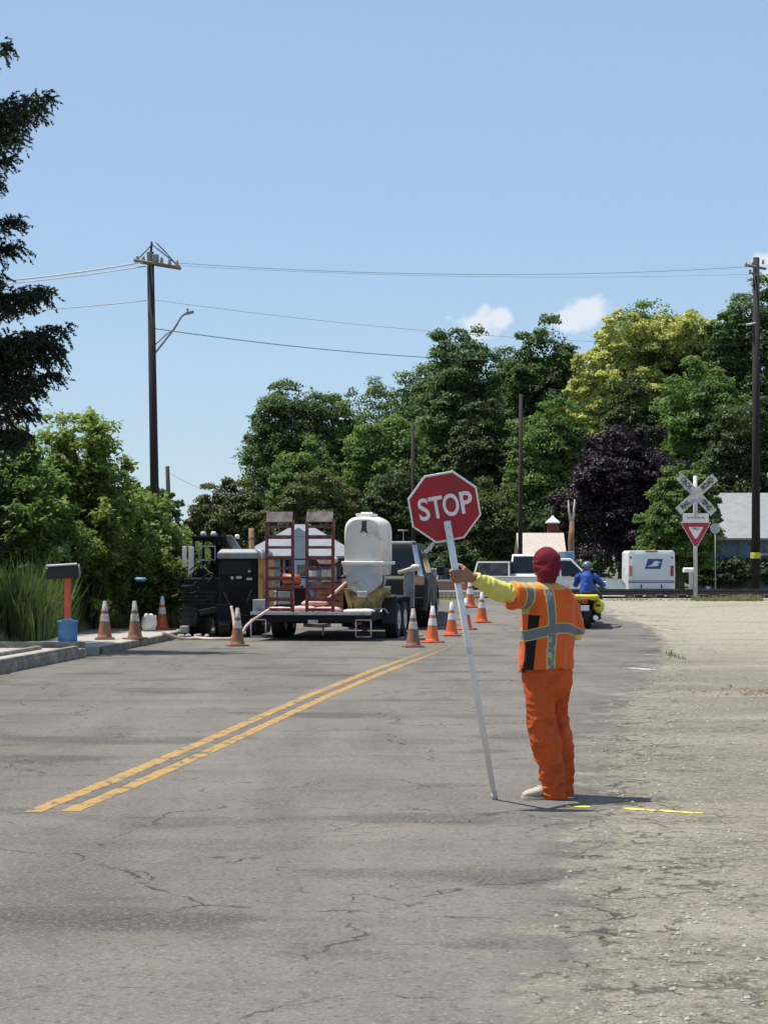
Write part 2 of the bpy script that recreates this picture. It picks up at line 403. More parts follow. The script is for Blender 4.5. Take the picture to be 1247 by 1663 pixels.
# ---- road markings
def paint(name, c, wear, label=None, fade=None):
    b = NB(name); g = b.n('ShaderNodeNewGeometry'); p = g.outputs['Position']
    n = b.noise(b.warp(b.map(p, (1, .55, 1)), 12, .1), 9, 6, .7)
    f = b.ss(n, wear - .05, wear + .07)
    if fade:
        py_ = b.sep(p)[1]; f = b.M('MULTIPLY', f, b.M('SUBTRACT', 1, b.M('MULTIPLY', b.ss(py_, fade[0], fade[1]), .8)))
    c2 = b.mix(b.noise(p, 30, 3), tuple(x * .72 for x in c), c)
    colr = b.mix(f, (.115, .102, .085), c2)
    ag = b.noise(p, 38, 3, .8); b.bump(ag, .4, .008)
    return b.done(colr, .8, spec=.3)
M_YEL = paint('worn_yellow_paint', (.42, .26, .085), .43, fade=(30, 40))
M_MARK = paint('yellow_survey_paint', (.85, .72, .10), .42)
M_SCR = paint('scraped_light_strip', (.19, .17, .142), .55)
M_WHT = paint('worn_white_paint', (.7, .68, .6), .42)
def stripe(name, ya, yb, off, wid, m, label=None, cat='road marking', z=.0262, step=.15, fn=None, rag=.01):
    vs = []; n = int((yb - ya) / step) + 1
    for i in range(n + 1):
        y = ya + (yb - ya) * i / n; x = (fn or (lambda q: lerp(CLINE, q)))(y) + off
        for sgn, sd in ((-1, 3), (1, 7)):
            xx = x + sgn * wid / 2 + rag * mnoise.noise(Vector((y * 9, sd + off, 0))) * 2
            vs.append((xx, y, gz(xx, y) + z))
    me = bpy.data.meshes.new(name); me.from_pydata(vs, [], [(2 * i, 2 * i + 1, 2 * i + 3, 2 * i + 2) for i in range(n)]); me.materials.append(m)
    o = bpy.data.objects.new(name, me); col.objects.link(o); return tag(o, kind='structure')
stripe('centre_line', 13.8, 41, -.115, .12, M_YEL)
stripe('centre_line', 13.85, 41, .115, .12, M_YEL)
stripe('scraped_strip', 14.3, 40, 0, .10, M_SCR)
def mark(name, pts, wid, m):
    mb = MB(); vs = []; N = len(pts)
    for i, (x, y) in enumerate(pts):
        a = pts[max(0, i - 1)]; b_ = pts[min(N - 1, i + 1)]; d = Vector((b_[0] - a[0], b_[1] - a[1], 0)).normalized(); q = Vector((-d.y, d.x, 0))
        wj = wid * (.5 + .18 * mnoise.noise(Vector((x * 14, y, 1)))) * (.35 if i in (0, N - 1) else 1)
        for s_ in (-1, 1):
            v = Vector((x, y, 0)) + q * s_ * wj; vs.append((v.x, v.y, gz(v.x, v.y) + (.0262 if v.x < lerp(REDGE, v.y) + .05 else .0225)))
    mb.add(vs, [(2 * i, 2 * i + 1, 2 * i + 3, 2 * i + 2) for i in range(N - 1)])
    o = mb.build(name, m); return tag(o, kind='structure')
def gpt(px, py, z=0):
    d = (CAMH - z) * FPX / (py - HOR); return ((px - CX) / FPX * d, d)
def seg(p, q, n=14, wob=.02):
    return [(p[0] + (q[0] - p[0]) * i / n, p[1] + (q[1] - p[1]) * i / n + wob * mnoise.noise(Vector((i * .6, p[0], 0)))) for i in range(n + 1)]
mark('survey_mark', seg(gpt(918, 1314), gpt(957, 1315)), .085, M_MARK)
mark('survey_mark', seg(gpt(1012, 1317), gpt(1140, 1325)), .085, M_MARK)
mark('white_mark', seg(gpt(1015, 1087), gpt(1062, 1090)), .16, M_WHT)

# ---- kerbs and fresh sidewalk slabs on the left
M_CONC = mat('fresh_concrete', (.37, .345, .30), .85, .12, 4, .3, dirt=(.30, .27, .23), dirtamt=.35, bdist=.01)
M_FORM = mat('form_board', (.19, .17, .14), .85, .3, 9, .4, dirt=(.34, .31, .26), dirtamt=.4, bdist=.01)
def slab(name, left, right, z, th):
    mb = MB(); n = len(left); vs = []
    for a, b_ in zip(left, right):
        vs += [(a[0], a[1], z), (b_[0], b_[1], z), (a[0], a[1], z - th), (b_[0], b_[1], z - th)]
    fs = []
    for i in range(n - 1):
        k = i * 4; j = k + 4
        fs += [(k, k + 1, j + 1, j), (k + 1, k + 3, j + 3, j + 1), (k, j, j + 2, k + 2)]
    fs += [(0, 2, 3, 1), ((n - 1) * 4, (n - 1) * 4 + 1, (n - 1) * 4 + 3, (n - 1) * 4 + 2)]
    mb.add(vs, fs); return tag(mb.build(name, M_CONC, bevel=.012), kind='structure')
slab('sidewalk', [(-9.5, 24), (-8.9, 31), (-8.2, 36.0)], [(-5.95, 24), (-5.42, 30.6), (-4.98, 35.6)], .17, .3)
slab('sidewalk', [(-6.9, 36.9), (-6.5, 42), (-6.2, 46.4)], [(-4.86, 36.9), (-4.40, 42), (-4.18, 46.4)], .15, .3)
def board(name, pts, z, h, th):
    mb = MB(); 
    for a, b_ in zip(pts, pts[1:]):
        a, b_ = Vector((*a, 0)), Vector((*b_, 0)); d = b_ - a
        mb.box(((a.x + b_.x) / 2, (a.y + b_.y) / 2, z - h / 2), (d.length, th, h), (0, 0, math.atan2(d.y, d.x)))
    return mb
t_ = board('form', [(-5.90, 24), (-5.37, 30.6), (-4.93, 35.6)], .172, .16, .04)
o = t_.build('form_board', M_FORM, bevel=.004); tag(o, 'long dark form board along the road side of the near sidewalk slab', 'form board', 'wooden form boards edging the fresh concrete')
t_ = MB(); t_.box((-6.6, 35.72, .19), (3.3, .05, .16), (0, 0, R(3)))
o = t_.build('form_board', M_FORM, bevel=.004); tag(o, 'short form board across the far end of the near slab, beside the blue bucket', 'form board', 'wooden form boards edging the fresh concrete')
t_ = board('form', [(-4.82, 36.9), (-4.36, 42), (-4.14, 46.4)], .145, .14, .035)
o = t_.build('form_board', M_FORM, bevel=.004); tag(o, 'form board along the road edge of the slab with the cones', 'form board', 'wooden form boards edging the fresh concrete')

for k_, (xa, lab) in enumerate(((-5.95, 'long timber lying on the near sidewalk slab, closest to the road'), (-6.55, 'long timber lying on the near sidewalk slab, farther from the road'))):
    t_ = board('form', [(xa, 24), (xa + .53, 30.6), (xa + .93, 35.2)], .225, .06, .10)
    o = t_.build('form_board', M_FORM, bevel=.004); tag(o, lab, 'form board', 'wooden form boards edging the fresh concrete')
# ------------------------------------------------------------------ railway
M_BAL = mat('ballast_dirt', (.15, .125, .095), .95, .4, 3, .8, bdist=.04)
M_RUST = mat('rail_steel', (.10, .08, .07), .45, .3, 5, .2, metal=.6)
M_SLP = mat('sleeper_timber', (.075, .06, .05), .9, .3, 6, .5)
M_PANEL = mat('crossing_panel', (.42, .39, .34), .85, .15, 3, .3)
def track_y(x): return 60.2 + .045 * x
tr = empty('railway_track', (0, 60.2, .51), 0, 'rusty railway track on a low bank running across behind the road', 'railway track')
mb = MB()
for x in range(-60, 80, 2):
    mb.prism([(-2.6, -.5), (-1.5, .06), (1.5, .06), (2.6, -.5)], (x, .045 * x, 0), (-.045, 1, 0), (0, 0, 1), (2, .09, 0))
mb.build('ballast', M_BAL, tr)
for s in (-.76, .76):
    mb = MB()
    prof = [(-.065, .0), (.065, 0), (.065, .02), (.012, .035), (.012, .10), (.036, .115), (.036, .15), (-.036, .15), (-.036, .115), (-.012, .10), (-.012, .035), (-.065, .02)]
    mb.prism(prof, (-60, s - 60 * .045, .13), (-.045, 1, 0), (0, 0, 1), (140, 6.3, 0)); mb.build('rail', M_RUST, tr)
sl = MB(); sl.box((0, 0, .08), (.22, 2.5, .15)); s0 = sl.build('sleeper', M_SLP, tr, .01); s0.location = (7, .32, 0)
for i in range(1, 26):
    c = s0.copy(); col.objects.link(c); c.parent = tr; c.location = (7 + i * .6, .315 + i * .027, 0)
mb = MB(); mb.box((.7, .03, .20), (7.6, 2.35, .12), (0, 0, .045)); mb.build('crossing_panel', M_PANEL, tr, .02)

# ------------------------------------------------------------------ vegetation
def rdirs(rng, n):
    v = rng.normal(size=(n, 3)); return v / np.linalg.norm(v, axis=1)[:, None]
def leaf_mesh(name, P, N, L, Wd, m, parent, rng, fold=.18, T=None):
    n = len(P); N = N / np.maximum(np.linalg.norm(N, axis=1)[:, None], 1e-6)
    if T is None: T = rng.normal(size=(n, 3))
    T = T - N * np.sum(T * N, axis=1)[:, None]; T /= np.maximum(np.linalg.norm(T, axis=1)[:, None], 1e-6)
    S = np.cross(N, T); L = L[:, None]; Wd = Wd[:, None]
    v = np.stack([P + T * L * .5, P + S * Wd * .5 + N * Wd * fold - T * L * .08, P - T * L * .5, P - S * Wd * .5 + N * Wd * fold - T * L * .08], axis=1).reshape(-1, 3)
    me = bpy.data.meshes.new(name); me.vertices.add(4 * n); me.vertices.foreach_set('co', v.astype(np.float32).ravel())
    me.loops.add(4 * n); me.loops.foreach_set('vertex_index', np.arange(4 * n, dtype=np.int32))
    me.polygons.add(n); me.polygons.foreach_set('loop_start', np.arange(0, 4 * n, 4, dtype=np.int32)); me.polygons.foreach_set('loop_total', np.full(n, 4, dtype=np.int32))
    me.materials.append(m); me.update(calc_edges=True); me.validate()
    o = bpy.data.objects.new(name, me); col.objects.link(o); o.parent = parent; return o
M_BARK = mat('bark', (.085, .065, .05), .9, .35, 5, .6, bdist=.02)
M_BARK2 = mat('weathered_wood', (.20, .15, .11), .9, .35, 5, .6, bdist=.02)

def crown_pts(rng, mains, n, subk, subr, droop=0):
    n = int(n * 4.0); subk = int(subk * 2.6); subr *= .76
    """leaves gathered in many small clumps over a few main masses"""
    P = []; N = []
    wts = np.array([m[1][0] * m[1][2] for m in mains]); wts = wts / wts.sum()
    for (c, r), wt in zip(mains, wts):
        c = np.array(c); r = np.array(r); k = max(6, int(subk * wt * len(mains) ** .3))
        d = rdirs(rng, k * 2); d = d[d[:, 2] > -.65][:k]; k = len(d)
        sc = c + d * r * rng.uniform(.55, .93, (k, 1)); sr = subr * np.mean(r) * rng.uniform(.6, 1.35, k)
        # weight to lobe area
        nl = (n * wt * sr ** 2 / np.sum(sr ** 2)).astype(int)
        for j in range(k):
            q = nl[j]
            if q < 3: continue
            dd = rdirs(rng, q); dd[:, 2] = np.where(dd[:, 2] < -.3, dd[:, 2] * -.6, dd[:, 2])
            dd = dd + d[j] * .35; dd /= np.linalg.norm(dd, axis=1)[:, None]
            sq = np.array([1, 1, .88]) * rng.uniform(.8, 1.2, 3)
            lump = 1 + .22 * np.sin(dd[:, 0] * 7 + j) * np.cos(dd[:, 1] * 6 + j * 2) + .15 * np.sin(dd[:, 2] * 9 + j)
            pp = sc[j] + dd * sr[j] * sq * (rng.uniform(.62, 1.06, (q, 1)) * lump[:, None])
            P.append(pp); nn = dd * .65 + np.array([0, 0, .35]) + rng.normal(size=(q, 3)) * .42; N.append(nn)
        # interior fill
        q = int(n * wt * .30); dd = rdirs(rng, q); P.append(c + dd * r * rng.uniform(.35, .8, (q, 1))); N.append(rng.normal(size=(q, 3)) + dd * .5)
    return np.concatenate(P), np.concatenate(N)

def trunk_mb(rng, h, r, targets):
    mb = MB(); path = [Vector((0, 0, -.3))]; x = y = 0
    for i in range(1, 7):
        x += rng.normal() * .05 * h / 6; y += rng.normal() * .05 * h / 6; path.append(Vector((x, y, h * i / 6)))
    mb.tube(path, [r * (1.25 if i == 0 else 1 - .12 * i) for i in range(7)], 9)
    for t in targets:
        t = Vector(t); st = path[int(rng.integers(2, 6))]; mid = st.lerp(t, .5) + Vector((rng.normal() * .2, rng.normal() * .2, -.2))
        mb.tube([st, mid, t], [r * .42, r * .28, r * .1], 6)
    return mb

def tree(name, label, px0, px1, yt, yb, d, m, n=9000, leaf=.34, seed=0, cat='tree', group=None, top=.5, subk=46, subr=.30, bark=None, depth=.75, shape=None, trunkr=.28):
    rng = np.random.default_rng(seed)
    xc = GX((px0 + px1) / 2, d); rx = (px1 - px0) / 2 / FPX * d; g0 = gz(xc, d)
    zt = CAMH + (HOR - yt) / FPX * d - g0; zb = max(.3, CAMH + (HOR - yb) / FPX * d - g0)
    root = empty(name, (xc, d, g0), 0, label, cat, group)
    H = zt - zb; mains = []
    if shape == 'cone':
        for i in range(6):
            t = i / 5; mains.append(((rng.normal() * rx * .06, 0, zb + H * (.12 + .76 * t)), (rx * (1 - .72 * t) * .95, rx * depth * (1 - .72 * t), H * .14)))
    else:
        mains.append(((0, 0, zb + H * .44), (rx * .92, rx * depth, H * .44)))
        mains.append(((rx * (top - .5) * .9, 0, zt - H * .31), (rx * .78, rx * depth * .7, H * .31)))
        for i in range(8):
            a = rng.uniform(-1, 1); mains.append(((a * rx * .66, rng.uniform(-.6, .4) * rx * depth, zb + H * rng.uniform(.3, .66)), (rx * .38, rx * .34, H * .22)))
    P, N = crown_pts(rng, mains, n, subk, subr)
    L = rng.uniform(.7, 1.35, len(P)) * leaf * .52
    leaf_mesh('crown', P, N, L, L * rng.uniform(.5, .75, len(P)), m, root, rng)
    trunk_mb(rng, zb + H * .7, trunkr, [(mm[0][0], mm[0][1], mm[0][2]) for mm in mains[1:]]).build('trunk', bark or M_BARK, root)
    return root

LM = dict(
    dark=leafmat('dark_green_leaves', (.034, .066, .024), (.135, .21, .07), .40),
    mid=leafmat('mid_green_leaves', (.055, .105, .03), (.195, .29, .085), .43),
    olive=leafmat('olive_leaves', (.05, .068, .022), (.17, .19, .07), .34),
    light=leafmat('light_green_leaves', (.055, .11, .022), (.22, .31, .08), .38),
    gold=leafmat('golden_blossom', (.20, .22, .055), (.68, .68, .24), .35),
    purple=leafmat('purple_leaves', (.010, .007, .012), (.042, .024, .038), .2),
    deep_green=leafmat('deep_green_leaves', (.022, .044, .018), (.085, .135, .042), .32),  # broadleaf green a step darker than the dark set
    grass=leafmat('tall_grass_blades', (.045, .085, .02), (.16, .22, .07), .3),
    drygrass=leafmat('dry_grass_blades', (.13, .15, .05), (.34, .31, .16), .3),
    spruce=leafmat('spruce_needles', (.008, .017, .009), (.035, .058, .026), .12),
    shrub=leafmat('shrub_leaves', (.05, .098, .02), (.27, .36, .095), .44))
G_T = 'trees behind the railway'
tree('tree', 'broad dark green tree, farthest left of the tall crowns behind the trailer', 378, 565, 600, 925, 150, LM['dark'], 13000, .36, 1, group=G_T, top=.62)
tree('tree', 'dark narrow tree crown between the broad left tree and the tall dark pair', 530, 690, 612, 925, 158, LM['dark'], 8000, .36, 2, group=G_T)
tree('tree', 'dark crown filling the skyline between the narrow tree and the tall peaked tree', 600, 740, 598, 925, 148, LM['dark'], 9000, .36, 51, group=G_T)
tree('tree', 'dark crown on the right shoulder of the broad left tree', 465, 620, 628, 925, 152, LM['mid'], 9000, .36, 52, group=G_T)
tree('tree', 'dark crown closing the notch between the two tall dark trees', 765, 890, 548, 925, 150, LM['dark'], 9000, .36, 53, group=G_T)
tree('tree', 'lighter green rounded tree above the loading ramps', 540, 715, 668, 955, 128, LM['mid'], 13000, .34, 3, group=G_T)
tree('tree', 'smaller lighter green tree in front of the broad left tree', 425, 560, 712, 955, 122, LM['mid'], 9000, .34, 4, group=G_T)
tree('tree', 'tall dark tree with a peaked top, directly above the stop paddle', 640, 842, 512, 925, 140, LM['dark'], 20000, .40, 5, group=G_T, top=.62, subk=60, subr=.26)
tree('tree', 'tall dark rounded tree just left of the yellow blossoming tree', 800, 972, 500, 925, 143, LM['dark'], 18000, .40, 6, group=G_T, subk=60, subr=.26)
tree('tree', 'mid green tree beneath the tall dark pair, behind the thin pole', 720, 850, 640, 925, 126, LM['deep_green'], 10000, .36, 7, group=G_T)
tree('tree', 'light green tree between the thin pole and the purple tree', 800, 985, 640, 955, 124, LM['mid'], 13000, .34, 8, group=G_T)
tree('tree', 'low olive brown bushy tree right of the stop paddle', 715, 865, 775, 968, 108, LM['olive'], 8000, .28, 9, group=G_T)
yt_ = tree('blossoming_tree', 'tall tree covered in yellow blossom, highest crown on the right', 930, 1180, 452, 925, 138, LM['mid'], 18000, .38, 10, group=G_T, subk=60, subr=.26)
rng = np.random.default_rng(77)
mains = [((-1.6, -2.6, 12.2), (3.3, 1.8, 2.4)), ((3.6, -2.4, 15.2), (1.6, 1.4, 1.8)), ((-4.3, -2.4, 11.4), (1.3, 1.2, 2.2)), ((-3.4, -2.6, 9.8), (1.5, 1.3, 2.6)), ((1.6, -2.3, 15.6), (3.2, 2.0, 1.9)), ((-3.9, -2.2, 13.2), (1.6, 1.3, 2.2)), ((-1.8, -2.2, 15.8), (1.9, 1.6, 1.8)), ((3.3, -2.3, 13.6), (1.1, 1.1, 1.8))]
P, N = crown_pts(rng, mains, 12500, 70, .26); Ls = rng.uniform(.7, 1.3, len(P)) * .19
leaf_mesh('blossom', P, N, Ls, Ls * .62, LM['gold'], yt_, rng)
tree('tree', 'tall green tree at the right edge behind the tall utility pole', 1140, 1330, 425, 925, 132, LM['dark'], 18000, .38, 11, group=G_T, subk=56, subr=.27)
tree('tree', 'mid green tree behind the top of the railway crossing sign', 1050, 1235, 565, 925, 124, LM['mid'], 16000, .36, 12, group=G_T, subk=56, subr=.27)
tree('tree', 'dark green tree beside the purple tree under the blossom', 960, 1085, 600, 925, 128, LM['deep_green'], 9000, .34, 13, group=G_T)
tree('purple_tree', 'dark purple leaved tree behind the white mail truck', 880, 1145, 682, 955, 106, LM['purple'], 20000, .30, 14, group=G_T, subk=70, subr=.24)
tree('tree', 'green bushy tree behind the railway crossing sign, in front of the blue house', 1030, 1175, 752, 985, 98, LM['mid'], 15000, .27, 15, group=G_T, subk=60, subr=.25)
tree('tree', 'dark tree at the far right behind the grey roofed house', 1120, 1330, 640, 955, 118, LM['deep_green'], 11000, .36, 16, group=G_T)
tree('bush', 'low wide olive bush at the left end of the far tree row', 300, 455, 770, 968, 112, LM['olive'], 11000, .27, 17, 'bush', group='bushes beyond the trailer', depth=.5)
tree('bush', 'dark olive bush behind the loading ramps', 425, 600, 765, 968, 108, LM['olive'], 11000, .27, 18, 'bush', group='bushes beyond the trailer', depth=.5)
tree('bush', 'deep green bush directly behind the cream mixer hood', 560, 740, 750, 968, 110, LM['deep_green'], 11000, .28, 19, 'bush', group='bushes beyond the trailer', depth=.5)
tree('bush', 'small dark bush at the foot of the tall utility pole', 180, 312, 782, 968, 95, LM['deep_green'], 8000, .25, 20, 'bush', group='bushes beyond the trailer', depth=.5)
tree('bush', 'low dark bush behind the parked white pickup', 800, 960, 815, 968, 112, LM['deep_green'], 7000, .27, 21, 'bush', group='bushes beyond the trailer', depth=.5)
# far wood as one mass, closing the horizon on both sides
rng = np.random.default_rng(5); P = []; N = []
for i in range(150):
    x = -150 + i * 2.1 + rng.normal() * 2; y = 190 + rng.normal() * 7; h = rng.uniform(4, 8.5) if x < 0 else rng.uniform(8, 12)
    q = 340; dd = rdirs(rng, q); dd[:, 2] = np.where(dd[:, 2] < -.55, -dd[:, 2], dd[:, 2])
    P.append(np.array([x, y, h * .35 - .3]) + dd * np.array([3.6, 3, h * .65]) * rng.uniform(.7, 1.05, (q, 1))); N.append(dd + rng.normal(size=(q, 3)) * .5)
P = np.concatenate(P); N = np.concatenate(N); Ls = rng.uniform(.6, 1.1, len(P))
o = leaf_mesh('far_wood', P, N, Ls, Ls * .7, LM['deep_green'], None, rng)
tag(o, 'distant dark wood closing the horizon behind everything', 'woodland', kind='stuff')

# roadside shrubs on the left: stems with big leaves
def leafy_shrub(name, label, px0, px1, yt, yb, d, m, n, leaf, seed, stems=26, group='roadside shrubs on the left', spread=1.0):
    rng = np.random.default_rng(seed); xc = GX((px0 + px1) / 2, d); rx = (px1 - px0) / 2 / FPX * d; g0 = 0
    zt = CAMH + (HOR - yt) / FPX * d
    root = empty(name, (xc, d, g0), 0, label, 'shrub', group)
    mb = MB(); P = []; N = []; T = []
    per = n // stems
    for i in range(stems):
        a = rng.uniform(0, 2 * PI); rr = math.sqrt(rng.uniform(0, 1)) * rx; tx = rr * 1.12 * math.cos(a); ty = rr * math.sin(a) * .8
        hh = zt * (1 - .62 * (rr / rx) ** 1.9) * rng.uniform(.78, 1.06)
        pts = [Vector((tx * .3 * spread, ty * .3, 0)), Vector((tx * .6, ty * .6, hh * .45)), Vector((tx * .92, ty * .92, hh * .8)), Vector((tx * 1.08, ty * 1.05, hh))]
        mb.tube(pts, [.035, .025, .014, .006], 5)
        A = np.array([list(p) for p in pts]); nt_ = 11; kk = per // nt_
        for q_ in range(nt_):
            t = rng.uniform(.12, 1) ** .75 * 2.999; i0 = int(t); f = t - i0; b0 = A[i0] * (1 - f) + A[i0 + 1] * f
            td = rdirs(rng, 1)[0]; td[2] = abs(td[2]) * .55 + rng.uniform(-.15, .35); td /= np.linalg.norm(td); tl = rng.uniform(.35, 1.0) * (1.05 - .17 * t)
            u = rng.uniform(.0, 1, kk)[:, None]; off = rdirs(rng, kk) * rng.uniform(.04, .17, (kk, 1)); pp = b0 + td * tl * u - np.array([0, 0, .18]) * u ** 2 * tl + off
            pp[:, 2] = np.maximum(pp[:, 2], .1); off = off + td * .12
            P.append(pp); N.append(np.array([0, 0, .7]) + off * 2 + rng.normal(size=(kk, 3)) * .45); T.append(off * 4 + rng.normal(size=(kk, 3)) * .4 + np.array([0, 0, .1]))
    P, N, T = map(np.concatenate, (P, N, T)); Ls = rng.uniform(.65, 1.35, len(P)) * leaf
    leaf_mesh('foliage', P, N, Ls, Ls * .44, m, root, rng, T=T)
    mb.build('stem', M_BARK, root); return root
leafy_shrub('leafy_shrub', 'tall bright green shrub with long loose branch tips against the sky', 20, 232, 648, 1000, 46, LM['shrub'], 34000, .15, 31, 64)
leafy_shrub('leafy_shrub', 'deep green shrub mass at the left edge under the spruce', -140, 130, 690, 1000, 44, LM['mid'], 26000, .15, 32, 56)
leafy_shrub('leafy_shrub', 'lower bright shrub sloping down behind the three left cones', 150, 318, 800, 1010, 47.5, LM['shrub'], 24000, .13, 33, 50)
leafy_shrub('leafy_shrub', 'low shrub between the utility pole and the drilling machine', 205, 345, 850, 1005, 50, LM['light'], 13000, .13, 34, 30)
leafy_shrub('leafy_shrub', 'dark shrub filling the gap behind the bright tall shrub', 60, 290, 770, 1000, 54, LM['deep_green'], 14000, .17, 35, 30)

# spruce at the left edge
def spruce():
    rng = np.random.default_rng(8); d = 38.0; sc = FPX / d
    xt = GX(-175, d); root = empty('spruce_tree', (xt, d, 0), 0, 'dark drooping spruce whose branches reach in from the left edge', 'spruce')
    H = 13.6; mb = MB(); mb.tube([(0, 0, -.2), (.03, 0, 5), (0, .02, 10), (0, 0, H)], [.26, .19, .10, .02], 10)
    mb.build('trunk', M_BARK, root)
    P = []; N = []; T = []; LL = []; mb = MB()
    br = []
    for tip, zroot, rise in (((20, 76), 100, .3), ((88, 160), 180, .35), ((62, 168), 190, .0), ((34, 215), 205, .0), ((44, 232), 225, .0), ((22, 262), 255, .0), ((8, 300), 290, 0), ((30, 395), 390, 0), ((40, 500), 500, 0), ((30, 355), 375, .3), ((80, 465), 470, .3), ((62, 480), 480, .2), ((118, 538), 550, .25), ((104, 575), 585, .0), ((60, 668), 650, -.2), ((48, 640), 610, -.1), ((10, 455), 440, .1), ((75, 628), 640, .1), ((40, 715), 700, .1), ((90, 605), 600, .1), ((70, 548), 560, .1), ((35, 700), 670, .1), ((50, 590), 590, .1), ((40, 180), 190, .1), ((95, 560), 545, .15)):
        br.append((Vector(((tip[0] - CX) / sc - xt, rng.uniform(-.7, .5), CAMH + (HOR - tip[1]) / sc)), CAMH + (HOR - zroot) / sc + rng.uniform(0, .35), rise))
    for i in range(120):
        z = .8 + (H - 1.2) * (i / 120) ** .9; a = rng.uniform(0, 2 * PI); ln = (1 - z / H) * 3.3 * rng.uniform(.75, 1.05) + .35
        x = math.cos(a) * ln
        if x > 1.55: x = 1.55 * rng.uniform(.6, 1)          # sky gaps between the long branches
        br.append((Vector((x, math.sin(a) * ln, z - .12 * ln)), z + .1, .2))
    for tip, zr, rise in br:
        a0 = Vector((0, 0, zr)); m1 = a0.lerp(tip, .62) + Vector((0, 0, -.05 * (tip.x ** 2 + tip.y ** 2) ** .5)); 
        path = [a0, a0.lerp(m1, .5) + Vector((0, 0, .04)), m1, tip]
        mb.tube(path, [.038, .026, .013, .004], 5)
        ln = (tip - a0).length; vis = tip.x > .9; k = int((120 if vis else 15) * ln) + 8
        for j in range(k):
            t = rng.uniform(.15, 1) * 3; i0 = min(int(t), 2); base = path[i0].lerp(path[i0 + 1], t - i0)
            dirn = (path[i0 + 1] - path[i0]).normalized(); side = Vector((rng.normal() * .55, rng.normal() * .55, (-rng.uniform(.0, 1.5) if rng.random() < .74 else rng.uniform(.1, .9)) * (1.0 if t < 2.5 else .6)))
            tw = (dirn * rng.uniform(.1, .8) + side).normalized(); tl = rng.uniform(.15, .60) * (1.45 - .30 * t) if vis else rng.uniform(.18, .5)
            tl *= .5 if side.z > 0 else 1.0; base = base + Vector((0, 0, rng.normal() * .05)); nq = int(max(tl, .1) * (85 if vis else 60))
            s_ = rng.uniform(0, 1, nq)[:, None]; bp = np.array(list(base)) + np.array(list(tw)) * s_ * tl + np.array([0, 0, -.16]) * s_ ** 2 * tl
            rd = rdirs(rng, nq) * .7 + np.array(list(tw)) * .8
            P.append(bp + rd * .022); T.append(rd); N.append(rdirs(rng, nq)); LL.append(rng.uniform(.05, .085, nq))
    P, N, T, LL = map(np.concatenate, (P, N, T, LL))
    leaf_mesh('needles', P, N, LL, np.full(len(P), .030), LM['spruce'], root, rng, T=T)
    mb.build('branches', M_BARK, root)
spruce()

# tall grass and reeds
def blades(name, label, boxes, hfun, m, n, seed, wd=.022):
    rng = np.random.default_rng(seed); V = []; 
    per = n // len(boxes); P0 = []; Hs = []
    for x0, x1, y0, y1, h0, h1 in boxes:
        P0.append(np.stack([rng.uniform(x0, x1, per), rng.uniform(y0, y1, per)], 1)); Hs.append(rng.uniform(h0, h1, per))
    P0 = np.concatenate(P0); Hs = np.concatenate(Hs); k = len(P0)
    cl = .75 + .35 * np.sin(P0[:, 0] * 3.1) * np.cos(P0[:, 1] * 2.3 + P0[:, 0]); Hs = Hs * cl
    ph = rng.uniform(0, 2 * PI, k); s = np.stack([np.cos(ph), np.sin(ph), np.zeros(k)], 1) * wd * rng.uniform(.6, 1.3, (k, 1))
    ln = np.stack([rng.normal(size=k) * .16, rng.normal(size=k) * .16, np.zeros(k)], 1) * Hs[:, None]
    z0 = np.array([gz(0, y) for y in P0[:, 1]]); b = np.stack([P0[:, 0], P0[:, 1], z0], 1)
    up = np.stack([np.zeros(k), np.zeros(k), Hs], 1)
    v = np.stack([b - s, b + s, b + up * .55 + ln * .3 + s * .8, b + up * .55 + ln * .3 - s * .8, b + up + ln], 1).reshape(-1, 3)
    me = bpy.data.meshes.new(name); idx = np.arange(k)[:, None] * 5
    f4 = (idx + np.array([0, 1, 2, 3])); f3 = (idx + np.array([3, 2, 4]))
    me.from_pydata(v.tolist(), [], f4.tolist() + f3.tolist()); me.materials.append(m)
    o = bpy.data.objects.new(name, me); col.objects.link(o); return tag(o, label, 'grass', kind='stuff')
blades('tall_grass', 'tall green reeds and grass behind the mailbox and left cones', [(-10.5, -6.2, 39, 44, .9, 1.75), (-11, -7.0, 35, 40, .8, 1.6), (-8.5, -6.4, 42, 46, .7, 1.2)], None, LM['grass'], 27000, 41)
blades('verge_grass', 'shorter pale grass along the back of the fresh sidewalk', [(-7.4, -6.2, 40, 47, .15, .5), (-7.6, -6.6, 36.8, 41, .15, .45), (-6.4, -3.9, 46.6, 53, .2, .75), (-8.2, -5.4, 46.6, 56, .3, .9)], None, LM['drygrass'], 20000, 42, .014)
blades('track_weeds', 'dry weeds growing along the railway bank', [(5, 14, 57.0, 57.6, .03, .12), (8.2, 10, 56.8, 57.8, .06, .22), (-8, 2.5, 57, 58.6, .05, .3)], None, LM['drygrass'], 4200, 43, .012)
blades('edge_weeds', 'small weeds in the broken edge of the asphalt', [(4.74, 4.86, 34.6, 36.6, .05, .2), (-2.85, -2.70, 11.3, 11.36, .02, .04)], None, LM['light'], 160, 44, .006)

